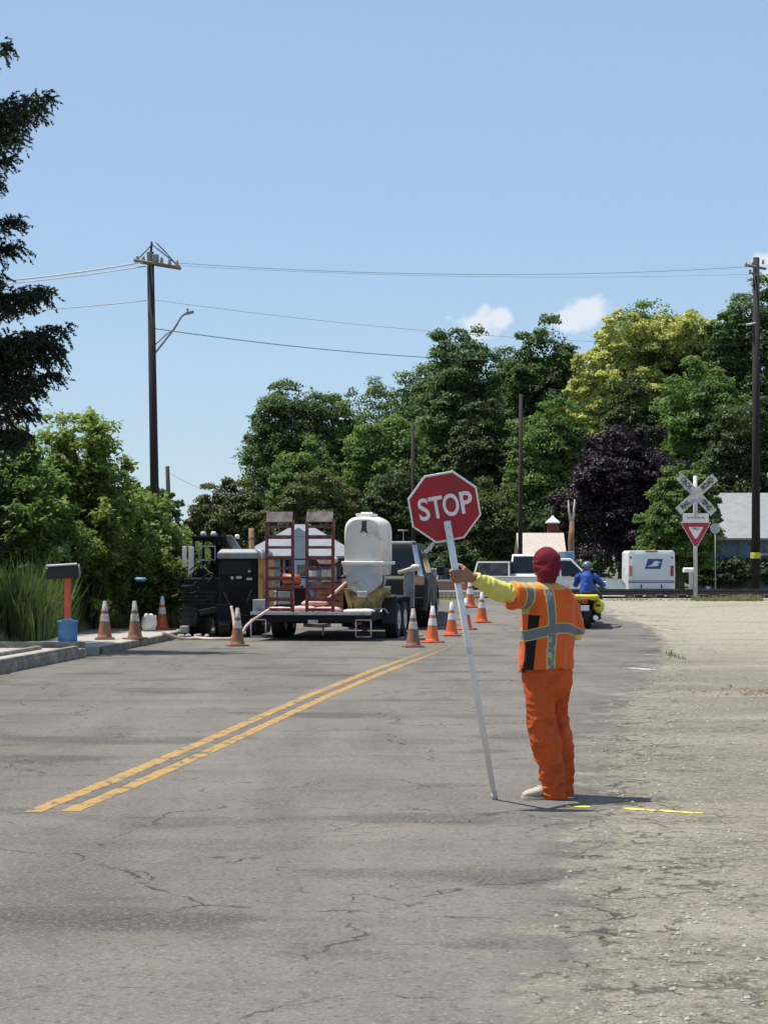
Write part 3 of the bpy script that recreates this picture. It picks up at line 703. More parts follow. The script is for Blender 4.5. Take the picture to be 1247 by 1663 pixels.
# stones and wood chips on the shoulder
M_STONE = mat('pale_stone', (.33, .30, .255), .9, .35, 20, .4)
M_CHIP = mat('wood_chip', (.20, .135, .085), .9, .4, 9, .4)
def stones(name, label, n, seed, fx, smin, smax, m, cat):
    rng = random.Random(seed); mb = MB()
    for i in range(n):
        x, y = fx(rng); r = smin + (smax - smin) * rng.random() ** 3; z = gz(x, y) + .02 + r * .3
        vs = []; a0 = rng.random() * 6
        for k, (dx, dy, dz) in enumerate(((1, 0, 0), (.5, .8, .1), (-.6, .8, 0), (-1, 0, 0), (-.5, -.8, .1), (.5, -.8, 0))):
            c, s_ = math.cos(a0), math.sin(a0); q = rng.uniform(.7, 1.2)
            vs.append((x + (dx * c - dy * s_) * r * q, y + (dx * s_ + dy * c) * r * q, z + dz * r - r * .2))
        vs.append((x + rng.uniform(-.2, .2) * r, y, z + r * rng.uniform(.4, .75)))
        mb.add(vs, [(k, (k + 1) % 6, 6) for k in range(6)])
    o = mb.build(name, m, fixn=False); return tag(o, label, cat, kind='stuff')
def near(rng):
    y = 7.3 + 22 * rng.random() ** 1.7; return lerp(REDGE, y) + rng.uniform(-.25, 3.2) * (1 if rng.random() < .8 else .25), y
stones('loose_stones', 'loose pale stones scattered over the gravel shoulder', 3000, 3, near, .003, .019, M_STONE, 'gravel')
def chips(rng):
    a = rng.uniform(0, 6.3); r = abs(rng.gauss(0, .5)); return 5.1 + math.cos(a) * r * 1.3, 26.3 + math.sin(a) * r, 
stones('wood_chips', 'small heap of brown wood chips at the right edge', 420, 4, chips, .015, .05, M_CHIP, 'wood chips')

# ------------------------------------------------------------------ materials for things
M_ORG = mat('cone_orange', (.72, .13, .035), .55, .12, 8, .1, dirt=(.30, .13, .07), dirtamt=.45, dscale=7)
M_ORGD = mat('dirty_cone_orange', (.34, .12, .06), .75, .25, 8, .2, dirt=(.17, .11, .08), dirtamt=.9, dscale=6)
M_REFL = mat('reflective_white_band', (.72, .72, .70), .5, .1, 12, .1, dirt=(.36, .30, .25), dirtamt=.5, dscale=9)
M_REFLD = mat('grimy_white_band', (.60, .57, .52), .6, .2, 10, .1, dirt=(.26, .20, .16), dirtamt=.9, dscale=9)
M_BLKR = mat('black_rubber', (.010, .010, .010), .75, .3, 9, .3)
M_BLK = mat('black_paint', (.005, .006, .007), .55, .25, 6, .05, dirt=(.02, .018, .016), dirtamt=.3)
M_DARK = mat('dark_machinery', (.006, .006, .008), .7, .4, 5, .3, dirt=(.028, .024, .02), dirtamt=.4, spec=.25)
M_GREY = mat('grey_painted_metal', (.22, .25, .26), .5, .12, 6, .1, dirt=(.12, .11, .1), dirtamt=.4)
M_LGREY = mat('light_grey_metal', (.46, .47, .47), .45, .12, 6, .1, dirt=(.2, .18, .16), dirtamt=.4)
M_WHITE = mat('white_vehicle_paint', (.86, .86, .86), .3, .04, 3, 0, dirt=(.5, .49, .46), dirtamt=.2)
M_CREAM = mat('cream_plastic', (.78, .76, .67), .5, .05, 3, .05, dirt=(.52, .47, .36), dirtamt=.3, dscale=2)
M_CREAM2 = mat('greyed_plastic', (.52, .51, .46), .55, .08, 3, .1, dirt=(.32, .29, .23), dirtamt=.5, dscale=3)
M_BOWL = mat('grey_white_bowl', (.42, .45, .46), .5, .06, 3, .05, dirt=(.3, .29, .27), dirtamt=.3)
M_MUST = mat('mustard_paint', (.42, .27, .07), .55, .15, 5, .2, dirt=(.15, .10, .06), dirtamt=.6, dscale=4)
M_YTAN = mat('yellow_tan_paint', (.36, .25, .09), .6, .2, 5, .2, dirt=(.12, .085, .05), dirtamt=.75, dscale=4)
M_MAR = mat('maroon_paint', (.16, .020, .028), .55, .25, 7, .2, dirt=(.22, .12, .09), dirtamt=.5, dscale=9)
M_RPLATE = mat('scuffed_rusty_plate', (.25, .15, .13), .7, .3, 6, .4, dirt=(.36, .33, .29), dirtamt=.8, dscale=6)
M_BLUE = mat('blue_plastic', (.07, .20, .42), .5, .1, 5, .05, dirt=(.16, .22, .30), dirtamt=.4)
M_REDO = mat('red_orange_post_paint', (.62, .085, .035), .6, .15, 6, .2, dirt=(.3, .1, .06), dirtamt=.4)
M_POLE = mat('creosoted_pole', (.022, .015, .015), .85, .3, 4, .5, bdist=.01)
M_WIRE = mat('dark_cable', (.06, .06, .065), .6, .1, 4, 0)
M_WIRE_LIT = mat('painted_glint_cable', (.75, .77, .8), .3, .05, 4, 0, metal=.2)  # near-white colour imitates sunlight glinting along the left wires
M_PVC = mat('white_pvc_pole', (.76, .77, .75), .45, .04, 5, .05, dirt=(.45, .43, .4), dirtamt=.25, dscale=5)
M_SRED = mat('sign_red', (.36, .012, .030), .45, .08, 4, .03, dirt=(.25, .03, .04), dirtamt=.5, dscale=5)
M_SWHT = mat('sign_white', (.78, .76, .76), .45, .04, 6, .02)
M_GLASS = mat('dark_glass', (.006, .008, .012), .12, .1, 3, 0, spec=.45)
M_SKIN = mat('sun_browned_skin', (.27, .13, .080), .6, .12, 18, .15, bdist=.001)
M_TIRE = mat('dusty_tyre', (.012, .012, .011), .85, .3, 8, .4, dirt=(.04, .036, .03), dirtamt=.4)
M_CHROME = mat('bright_metal', (.62, .64, .66), .2, .05, 6, 0, metal=.9)
M_REDL = mat('red_lens', (.40, .03, .02), .25, .1, 9, 0)
M_ORGL = mat('orange_lens', (.62, .20, .08), .3, .1, 9, 0)
M_HOSE = mat('pale_pink_hose', (.62, .46, .40), .6, .12, 8, .1, dirt=(.4, .32, .28), dirtamt=.3)
M_BAG = mat('printed_paper_sack', (.58, .42, .38), .8, .15, 7, .5, dirt=(.60, .20, .18), dirtamt=.35, dscale=5, bdist=.01)
M_WOOD = mat('light_timber', (.42, .33, .22), .8, .2, 7, .3)

# ------------------------------------------------------------------ traffic cones (28 inch)
def make_cone(name, label, dirty=False):
    o_m, w_m = (M_ORGD, M_REFLD) if dirty else (M_ORG, M_REFL)
    t = empty(name, (0, 0, 0), 0, label, 'traffic cone')
    mb = MB(); mb.box((0, 0, .018), (.36, .36, .036)); mb.build('base', o_m, t, .012)
    def R_(z): return .132 - (z - .036) * (.132 - .030) / (.71 - .036)
    mb = MB(); mb.lathe([(.15, .036), (.135, .05)] + [(R_(z), z) for z in (.10, .2, .34)] + [(R_(.35) * 1.0, .35)] + [(R_(z), z) for z in (.45, .55, .65, .70)] + [(.026, .712), (.016, .712)], n=28)
    mb.build('cone_body', o_m, t)
    mb = MB(); mb.lathe([(R_(.335) + .003, .335), (R_(.475) + .003, .475)], n=28, caps=False); mb.build('reflective_collar', w_m, t)
    mb = MB(); mb.lathe([(R_(.535) + .003, .535), (R_(.708) + .003, .708), (R_(.708) - .004, .712)], n=28, caps=False); mb.build('reflective_collar', w_m, t)
    return t
def put(t, x, y, z, rz=0, label=None, group=None, tilt=(0, 0)):
    t.location = (x, y, z); t.rotation_euler = (tilt[0], tilt[1], rz)
    if label: t['label'] = label
    if group: t['group'] = group
GL = 'cones on the fresh sidewalk'; GR = 'cones along the centre line'
c0 = make_cone('traffic_cone', 'x'); cd = make_cone('traffic_cone', 'x', True)
put(c0, 2.28, 50.3, gz(0, 50.3) + .02, .3, 'bright orange cone, the one farthest right of the row along the centre line', GR)
def cn(src, x, y, z, rz, label, g, tilt=(0, 0)): c = copy_tree(src); put(c, x, y, z, rz, label, g, tilt); return c
put(cd, .535, 39.6, .022, .2, 'mud stained cone nearest the camera in the centre line row, with white upper half', GR)
cn(c0, .93, 41.7, .022, .5, 'orange cone right behind the mud stained one in the centre line row', GR, (0, .02))
cn(c0, 1.42, 45.3, .03, .1, 'orange cone in the middle of the row, just left of the paddle pole', GR)
cn(c0, 1.83, 48.2, gz(0, 48.2) + .02, .7, 'orange cone mostly hidden behind the white paddle pole', GR)
cn(c0, 2.17, 54.5, gz(0, 54.5) + .02, .2, 'small far cone seen just right of the paddle pole, below the hand', GR)
cn(c0, 2.45, 68, gz(0, 68) + .02, .2, 'farthest white topped cone beyond the railway', GR)
cn(cd, -5.17, 40, .15, .1, 'dirty cone with white top, leftmost on the fresh sidewalk', GL)
cn(cd, -4.62, 40.1, .15, .6, 'dirty cone in the middle of the three on the fresh sidewalk', GL, (.0, -.02))
cn(c0, -4.66, 45.4, .15, .3, 'bright orange cone at the far end of the fresh sidewalk, beside the cream bundle', GL)
cn(cd, -2.72, 40.1, .022, .3, 'brown mud covered cone standing in front of the drilling machine', 'cones by the machines')

# mailbox standing in a blue bucket
d = 36.0; bx = GX(111, d); 
t = empty('bucket', (bx, d, .10), 0, 'blue plastic bucket holding the red post at the sidewalk end', 'bucket')
mb = MB(); mb.lathe([(.165, 0), (.172, .01), (.176, .30), (.180, .44), (.190, .445), (.190, .475), (.178, .48), (.170, .48), (.165, .36), (.02, .35)], n=28); mb.build('bucket_body', M_BLUE, t); t.scale = (.92, .92, 1.08)
mb = MB(); mb.lathe([(.01, .40), (.166, .40), (.14, .47), (.06, .52), (.02, .52)], n=14); mb.build('concrete_fill', M_CONC, t)
t = empty('mailbox', (bx - .005, d, .10), R(4), 'black mailbox with white edged lid on a red orange post', 'mailbox')
mb = MB(); mb.box((0, 0, .83), (.10, .10, .82)); mb.build('post', M_REDO, t, .008)
mb = MB(); arch = [(-.11, 0), (.11, 0), (.11, .15)] + [(.11 * math.cos(a * PI / 8), .15 + .07 * math.sin(a * PI / 8)) for a in range(1, 8)] + [(-.11, .15)]
mb.prism(arch, (-.27, 0, 1.22), (0, 1, 0), (0, 0, 1), (.54, 0, 0)); b_ = mb.build('box', M_BLK, t, .006); b_.rotation_euler = (0, R(-3.5), 0)
mb = MB(); mb.box((0, -.06, 1.435), (.50, .10, .014), (R(-28), 0, 0)); b_ = mb.build('lid_edge', M_WHITE, t); b_.rotation_euler = (0, R(-3.5), 0)
mb = MB(); mb.prism(arch, (.274, 0, 1.222), (0, 1.03, 0), (0, 0, 1.03), (.012, 0, 0)); b_ = mb.build('door', M_GREY, t, .003); b_.rotation_euler = (0, R(-3.5), 0)
# cream bundle and a green blue thing in the shrubs
rr = random.Random(4); mb = MB(); mb.blob((0, 0, .17), (.165, .15, .20), 14, 0, .10, rr); mb.box((.01, 0, .19), (.22, .22, .30), (0, .1, .3))
o = mb.build('plastic_jug', M_CREAM, None, loc=(GX(243, 44.6), 44.6, .15)); tag(o, 'rounded cream plastic bundle between the two right cones on the sidewalk', 'bundle')
mb = MB(); mb.blob((0, 0, 0), (.13, .1, .04), 12, 0, .4, rr)
o = mb.build('blue_bag', M_BLUE, None, loc=(GX(230, 44.5), 44.5, 1.22)); tag(o, 'scrap of blue plastic caught in the shrubs above the sidewalk cones', 'plastic scrap')

# ------------------------------------------------------------------ wheels
def wheel(parent, x, y, r, wd, name='wheel', rimm=None, seg=28):
    mb = MB(); prof = []
    for (rr_, xx) in ((.60, -.5), (.93, -.5), (.99, -.40), (1, -.25), (1, .25), (.99, .40), (.93, .5), (.60, .5)): prof.append((rr_ * r, xx * wd))
    rs = [[Vector((px_, math.cos(2 * PI * k / seg) * pr, math.sin(2 * PI * k / seg) * pr)) for k in range(seg)] for pr, px_ in prof]
    mb.rings(rs, 0, True, True); w_ = mb.build(name, M_TIRE, parent, loc=(x, y, r))
    mb = MB()
    for s_ in (-1, 1):
        mb.tube([(s_ * wd * .5 + s_ * .004, 0, 0), (s_ * wd * .5 + s_ * .012, 0, 0)], [r * .56, r * .50], 20)
        mb.tube([(s_ * wd * .5, 0, 0), (s_ * (wd * .5 + .03), 0, 0)], r * .18, 12)
    mb.tube([(-wd * .52, 0, 0), (wd * .52, 0, 0)], r * .30, 16)
    mb.build('rim', rimm or M_LGREY, w_); return w_

# ------------------------------------------------------------------ equipment trailer with two standing ramps
TX, TY = -1.44, 42.6
t = empty('equipment_trailer', (TX, TY, .022), -.16, 'flatbed equipment trailer with two maroon ladder ramps folded upright at its tail', 'trailer')
mb = MB(); mb.box((0, 2.6, .50), (2.30, 5.1, .07)); mb.build('deck', mat('deck_boards', (.44, .42, .38), .85, .25, 6, .4, dirt=(.22, .2, .17), dirtamt=.5), t, .008)
mb = MB()
for s_ in (-1, 1): mb.box((s_ * 1.19, 2.6, .48), (.07, 5.2, .14))
mb.box((0, .0, .45), (2.45, .07, .16)); mb.box((0, 5.2, .48), (2.45, .07, .14))
for y in (.8, 1.9, 3.0, 4.1): mb.box((0, y, .41), (2.3, .06, .10))
mb.box((0, 5.9, .46), (.10, 1.5, .10), (0, 0, 0)); mb.box((.4, 5.8, .46), (.08, 1.5, .09), (0, 0, R(22))); mb.box((-.4, 5.8, .46), (.08, 1.5, .09), (0, 0, R(-22)))
mb.build('frame', M_DARK, t, .006)
mb = MB(); mb.box((0, -.045, .545), (2.42, .03, .06)); mb.build('tail_plate', M_LGREY, t, .004)
for s_ in (-1, 1):
    mb = MB(); x0 = s_ * 1.055
    for a, b_ in (((-.15, .09), (-.15, .42)), ((.15, .09), (.15, .42)), ((-.15, .09), (.15, .09)), ((-.15, .42), (.15, .42))):
        mb.tube([(x0 + a[0], -.03, a[1]), (x0 + b_[0], -.03, b_[1])], .014, 6)
    mb.build('drop_stand', M_LGREY, t)
    mb = MB(); mb.box((s_ * .92, .06, .36), (.16, .03, .07)); mb.build('tail_light', M_REDL, t, .006)
mb = MB(); mb.box((.05, -.05, .385), (.20, .012, .07)); mb.build('licence_plate', M_LGREY, t, .002)
for s_ in (-1, 1):
    for y in (1.9, 2.75): wheel(t, s_ * 1.03 if s_ < 0 else 1.34, y, .34 if s_ < 0 else .37, .24)
mb = MB()
for y in (1.9, 2.75): mb.tube([(-1.0, y, .34), (1.3, y, .34)], .05, 8)
mb.build('axle', M_DARK, t)
mb = MB(); mb.box((1.34, 1.42, .58), (.30, .02, .56)); mb.box((1.34, 2.35, .84), (.30, 1.9, .03)); mb.box((1.34, 3.28, .62), (.30, .02, .44)); mb.build('fender', mat('navy_black_fender', (.014, .02, .035), .5, .2, 5, .1), t, .008)
mb = MB(); mb.tube([(-.25, .5, .30), (.1, .52, .28), (.3, .5, .30)], .035, 8); mb.tube([(.15, .5, .28), (.15, .48, .10)], .02, 6); mb.build('jack', M_LGREY, t)
mb = MB(); mb.box((1.42, 3.6, .98), (.22, .12, .78)); mb.build('control_box', M_GREY, t, .01)
mb = MB(); mb.tube([(1.2, 3.5, 1.33), (1.5, 3.45, 1.42)], .04, 8); mb.blob((1.58, 3.45, 1.44), (.12, .08, .075), 12); mb.build('light_arm', M_CREAM2, t)
for k, xc in enumerate((-.635, .175)):
    mb = MB(); w2 = .262; h0, h1 = .50, 2.40
    for s_ in (-1, 1): mb.box((xc + s_ * w2, .03, (h0 + h1) / 2), (.055, .09, h1 - h0))
    r_ = mb.build('ramp', M_MAR, t, .005)
    for i in range(9):
        z = .62 + i * .205
        mb = MB(); mb.box((xc, .03, z), (.47, .085, .055), (R(20 if i % 2 else 0), 0, 0)); mb.build('rung', M_MAR, r_, .004)
    mb = MB(); mb.box((xc, .0, 2.455), (.53, .02, .20), (R(-12), 0, 0)); mb.box((xc, .025, 2.36), (.53, .10, .02)); mb.build('lip_plate', M_RPLATE, r_, .003)
t['label'] = 'flatbed equipment trailer with two maroon ladder ramps folded upright at its tail'
def on_trailer(x, y, z): return Matrix.Translation((TX, TY, .022)) @ Matrix.Rotation(-.16, 4, 'Z') @ Vector((x, y, z))
# sacks on the tail
def sack(name, label, x, y, z, sx, sy, sz, m, seed, grp=None, rz=0):
    rg = random.Random(seed); mb = MB(); rs = []; n = 20
    for i in range(9):
        u = i / 8 * 2 - 1; f = (1 - abs(u) ** 5) ** .5 if abs(u) < 1 else 0; f = max(f, .35); ring = []
        for k in range(n):
            a = 2 * PI * k / n; ca, sa = math.cos(a), math.sin(a)
            ring.append(Vector((u * sx / 2, math.copysign(abs(ca) ** .6, ca) * sy / 2 * (.85 + .15 * f), math.copysign(abs(sa) ** .7, sa) * sz / 2 * f + rg.uniform(-.006, .006))))
        rs.append(ring)
    mb.rings(rs); o = mb.build(name, m); o.location = on_trailer(x, y, z); o.rotation_euler = (0, 0, -.16 + rz); return tag(o, label, 'sack', grp)
GS = 'sacks on the trailer tail'
sack('cement_sack', 'pink printed sack flat behind the left ramp foot', -.72, .42, .60, .52, .38, .13, M_BAG, 1, GS, .05)
sack('cement_sack', 'pale pink sack between the two ramp feet', -.22, .45, .61, .50, .36, .15, M_BAG, 2, GS, -.1)
sack('cement_sack', 'sack with a dark printed line behind the right ramp foot', .26, .43, .60, .54, .38, .14, M_BAG, 3, GS)
sack('cement_sack', 'sack lying on top of the others behind the ramps', -.05, .62, .73, .50, .36, .12, M_BAG, 4, GS, .3)
sack('cement_sack', 'cream sack at the right end of the trailer tail beneath the mixer', .90, .40, .585, .62, .34, .09, M_CREAM, 5, GS, .1)
def thing_on(name, label, cat, x, y, z=.535, rz=0):
    return empty(name, on_trailer(x, y, z), -.16 + rz, label, cat)
b_ = thing_on('plastic_drum', 'blue grey drum standing between the ramps on the trailer', 'drum', -.22, 1.5)
mb = MB(); mb.lathe([(.16, 0), (.18, .02), (.18, .30), (.188, .32), (.18, .34), (.18, .60), (.188, .62), (.18, .64), (.175, .84), (.15, .87)], n=24); mb.build('drum_body', mat('faded_blue_drum', (.16, .22, .30), .5, .12, 5, .1, dirt=(.3, .32, .33), dirtamt=.5), b_)
mb = MB(); mb.lathe([(.17, .87), (.17, .90), (.05, .91)], n=20); mb.build('lid', M_LGREY, b_)
b_ = thing_on('fuel_can', 'small maroon fuel can beside the mixer frame', 'fuel can', .62, 1.3, .535 + .55)
mb = MB(); mb.box((0, 0, .14), (.24, .16, .26), taper=(.9, .8)); mb.build('can_body', mat('maroon_plastic', (.28, .03, .05), .4, .1, 5, 0), b_, .03, 3)
mb = MB(); mb.tube([(-.07, 0, .28), (-.06, 0, .33), (.06, 0, .33), (.07, 0, .28)], .012, 8); mb.build('handle', M_BLK, b_)
b_ = thing_on('engine_unit', 'dark engine with tan top standing left of the mixer', 'engine', .62, 1.3)
mb = MB(); mb.box((0, 0, .2), (.34, .4, .38)); mb.build('block', M_DARK, b_, .02); mb = MB(); mb.box((0, 0, .47), (.30, .34, .15), taper=(.85, .85)); mb.build('cover', M_YTAN, b_, .03)
b_ = thing_on('toolbox', 'grey toolbox seen between the rungs of the right ramp', 'toolbox', .16, 1.1, .535 + .62)
mb = MB(); mb.box((0, 0, .13), (.26, .3, .26)); mb.build('box_body', M_LGREY, b_, .01); mb = MB(); mb.tube([(-.07, 0, .26), (-.07, 0, .31), (.07, 0, .31), (.07, 0, .26)], .01, 6); mb.build('handle', M_DARK, b_)
b_ = thing_on('wooden_crate', 'brown crate behind the lower rungs of the right ramp', 'crate', .20, 1.15)
mb = MB()
for i in range(5): mb.box((0, -.2, .06 + i * .12), (.56, .02, .105))
mb.box((-.24, -.19, .3), (.05, .03, .6)); mb.box((.24, -.19, .3), (.05, .03, .6))
mb.build('slats', mat('old_crate_wood', (.20, .11, .06), .85, .3, 7, .4), b_, .003)
mb = MB(); mb.box((0, 0, .3), (.50, .37, .6)); mb.build('box_body', M_DARK, b_, .005)
b_ = thing_on('water_pump', 'orange and red pump seen through the left ramp', 'pump', -.62, 1.2, .535 + .50)
mb = MB(); mb.tube([(-.18, 0, .16), (.16, 0, .16)], [.13, .11], 18); mb.build('housing', mat('faded_orange_paint', (.45, .13, .05), .5, .2, 6, .2, dirt=(.18, .07, .05), dirtamt=.5), b_)
mb = MB(); mb.box((0, 0, .02), (.42, .3, .05)); mb.tube([(-.25, .0, .30), (-.12, 0, .10)], .025, 8); mb.build('bracket', M_MAR, b_, .004)
b_ = thing_on('steel_cabinet', 'dark cabinet behind the left ramp', 'cabinet', -.62, 1.3)
mb = MB(); mb.box((0, 0, .25), (.6, .5, .5)); mb.build('cabinet_body', M_DARK, b_, .01); mb = MB(); mb.box((-.14, -.26, .30), (.26, .012, .26)); mb.build('door', M_GREY, b_, .004)
sack('tarp_bundle', 'crumpled pale cloth bundle draped behind the right ramp', .14, 1.0, 1.60, .42, .3, .16, M_HOSE, 8, None, .2)['category'] = 'bundle'
b_ = thing_on('steel_rack', 'dark steel rack loaded behind the ramps, under the cloth bundle', 'rack', -.2, 2.0)
mb = MB()
for x in (-.75, 0, .75):
    for y in (-.3, .3): mb.box((x, y, .55), (.05, .05, 1.1))
for z in (.3, .7, 1.08): mb.box((0, 0, z), (1.55, .65, .03))
mb.build('rack_frame', M_DARK, b_, .004)
rr = random.Random(11)
for i in range(6):
    mb = MB(); z = (.32, .72)[i % 2]; mb.box((-.6 + i * .24, rr.uniform(-.1, .1), z + .13), (.2, .3, .22 + rr.uniform(-.04, .06)), (0, 0, rr.uniform(-.2, .2)))
    mb.build('stored_box', [M_GREY, M_RPLATE, M_DARK, M_BLUE, M_MUST, M_LGREY][i], b_, .012)

# portable concrete mixer with a cream plastic hood
mx_ = empty('concrete_mixer', on_trailer(.955, .95, .535), -.16, 'towable concrete mixer with tall cream plastic hood and grey bowl on the trailer', 'concrete mixer')
def arch_ring(y, w_, zb, zt, n=22, sq=.62):
    pts = [Vector((-w_, y, zb))]
    for k in range(n + 1):
        a = PI - PI * k / n; ca, sa = math.cos(a), math.sin(a); hz = min(.36, (zt - zb) * .5)
        pts.append(Vector((math.copysign(abs(ca) ** sq, ca) * w_, y, zt - hz + abs(sa) ** .75 * hz)))
    pts.append(Vector((w_, y, zb))); return pts
mb = MB(); zb, zt = 1.01, 1.93
mb.rings([arch_ring(-.46, .345, zb, zt - .06), arch_ring(-.44, .375, zb, zt - .02), arch_ring(-.36, .39, zb, zt), arch_ring(.28, .395, zb, zt + .02), arch_ring(.30, .377, zb, zt), arch_ring(.34, .377, zb, zt), arch_ring(.36, .395, zb, zt + .02), arch_ring(.80, .385, zb, zt), arch_ring(.92, .34, zb, zt - .05)])
hood = mb.build('hood', M_CREAM, mx_)
mb = MB(); mb.box((0, .22, 1.005), (.86, 1.46, .07)); mb.build('hood_rim', M_CREAM, hood, .02, 3)
mb = MB(); mb.box((0, .0, zt + .035), (.34, .62, .06)); mb.tube([(-.12, .0, zt + .08), (.12, 0, zt + .08)], .02, 6); mb.build('vent_cap', M_CREAM, hood, .02)
mb = MB(); mb.prism([(-.05, .08), (.06, .09), (.05, -.05), (.08, -.17), (-.02, -.12), (-.07, -.17), (-.04, -.02)], (.02, -.468, 1.76), (1, 0, 0), (0, 0, 1), (0, .02, 0)); mb.build('torn_patch', mat('torn_brown_hole', (.09, .07, .05), .9, .3, 20, .3), hood)
mb = MB(); mb.box((-.02, .2, .88), (.74, 1.34, .24), taper=(1.05, 1.03)); mb.build('collar', M_CREAM2, mx_, .02)
mb = MB(); rs = []
for i in range(10):
    a = i / 9 * PI / 2; rs.append([Vector((math.cos(2 * PI * k / 32) * .345 * math.cos(a * .98) if i < 9 else 0.001 * math.cos(2 * PI * k / 32), -.44 - .07 * math.sin(a), .70 + math.sin(2 * PI * k / 32) * .31 * math.cos(a * .98))) for k in range(32)])
mb.rings([[Vector((v.x, -.1, v.z)) for v in rs[0]]] + rs); bowl = mb.build('bowl', M_BOWL, mx_)
mb = MB(); mb.box((0, -.50, .39), (.20, .12, .12)); mb.build('outlet', M_BOWL, bowl, .02)
mb = MB(); rs = []
mb.tube([(0, .0, .68), (0, .5, .70)], [.34, .30], 28); mb.build('drum', mat('rusty_drum', (.16, .09, .055), .7, .3, 6, .3), mx_)
mb = MB()
for y in (.16, .26, .36): mb.tube([(0, y, .69), (0, y + .035, .69)], .355 - y * .06, 28)
mb.build('drum_bands', M_CREAM2, mx_)
mb = MB(); mb.rings([[Vector((x, y, z)) for x, y in ((-w1, -.32), (w1, -.32), (w1, .62), (-w1, .62))] for w1, z in ((.18, .02), (.20, .12), (.38, .42), (.40, .50))], 0, False)
mb.prism([(0, 0), (.09, 0), (-.05, .5), (-.14, .5)], (-.28, -.36, 0), (1, 0, 0), (0, 0, 1), (0, .06, 0)); mb.prism([(0, 0), (.09, 0), (.20, .5), (.11, .5)], (.22, -.36, 0), (1, 0, 0), (0, 0, 1), (0, .06, 0))
mb.box((.44, .3, .34), (.10, .7, .05)); mb.build('yellow_frame', M_YTAN, mx_, .006)
mb = MB(); mb.tube([(-.34, -.40, .62), (-.66, -.52, .32), (-.80, -.56, .24)], [.035, .03, .022], 10); mb.build('chute_handle', mat('pinkish_bare_pipe', (.52, .36, .27), .5, .1, 6, .1), mx_)
mb = MB(); mb.tube([(.1, -.45, .04), (.25, -.5, .10), (.45, -.45, .09), (.5, -.4, .0)], .015, 6); mb.build('cable', M_LGREY, mx_)

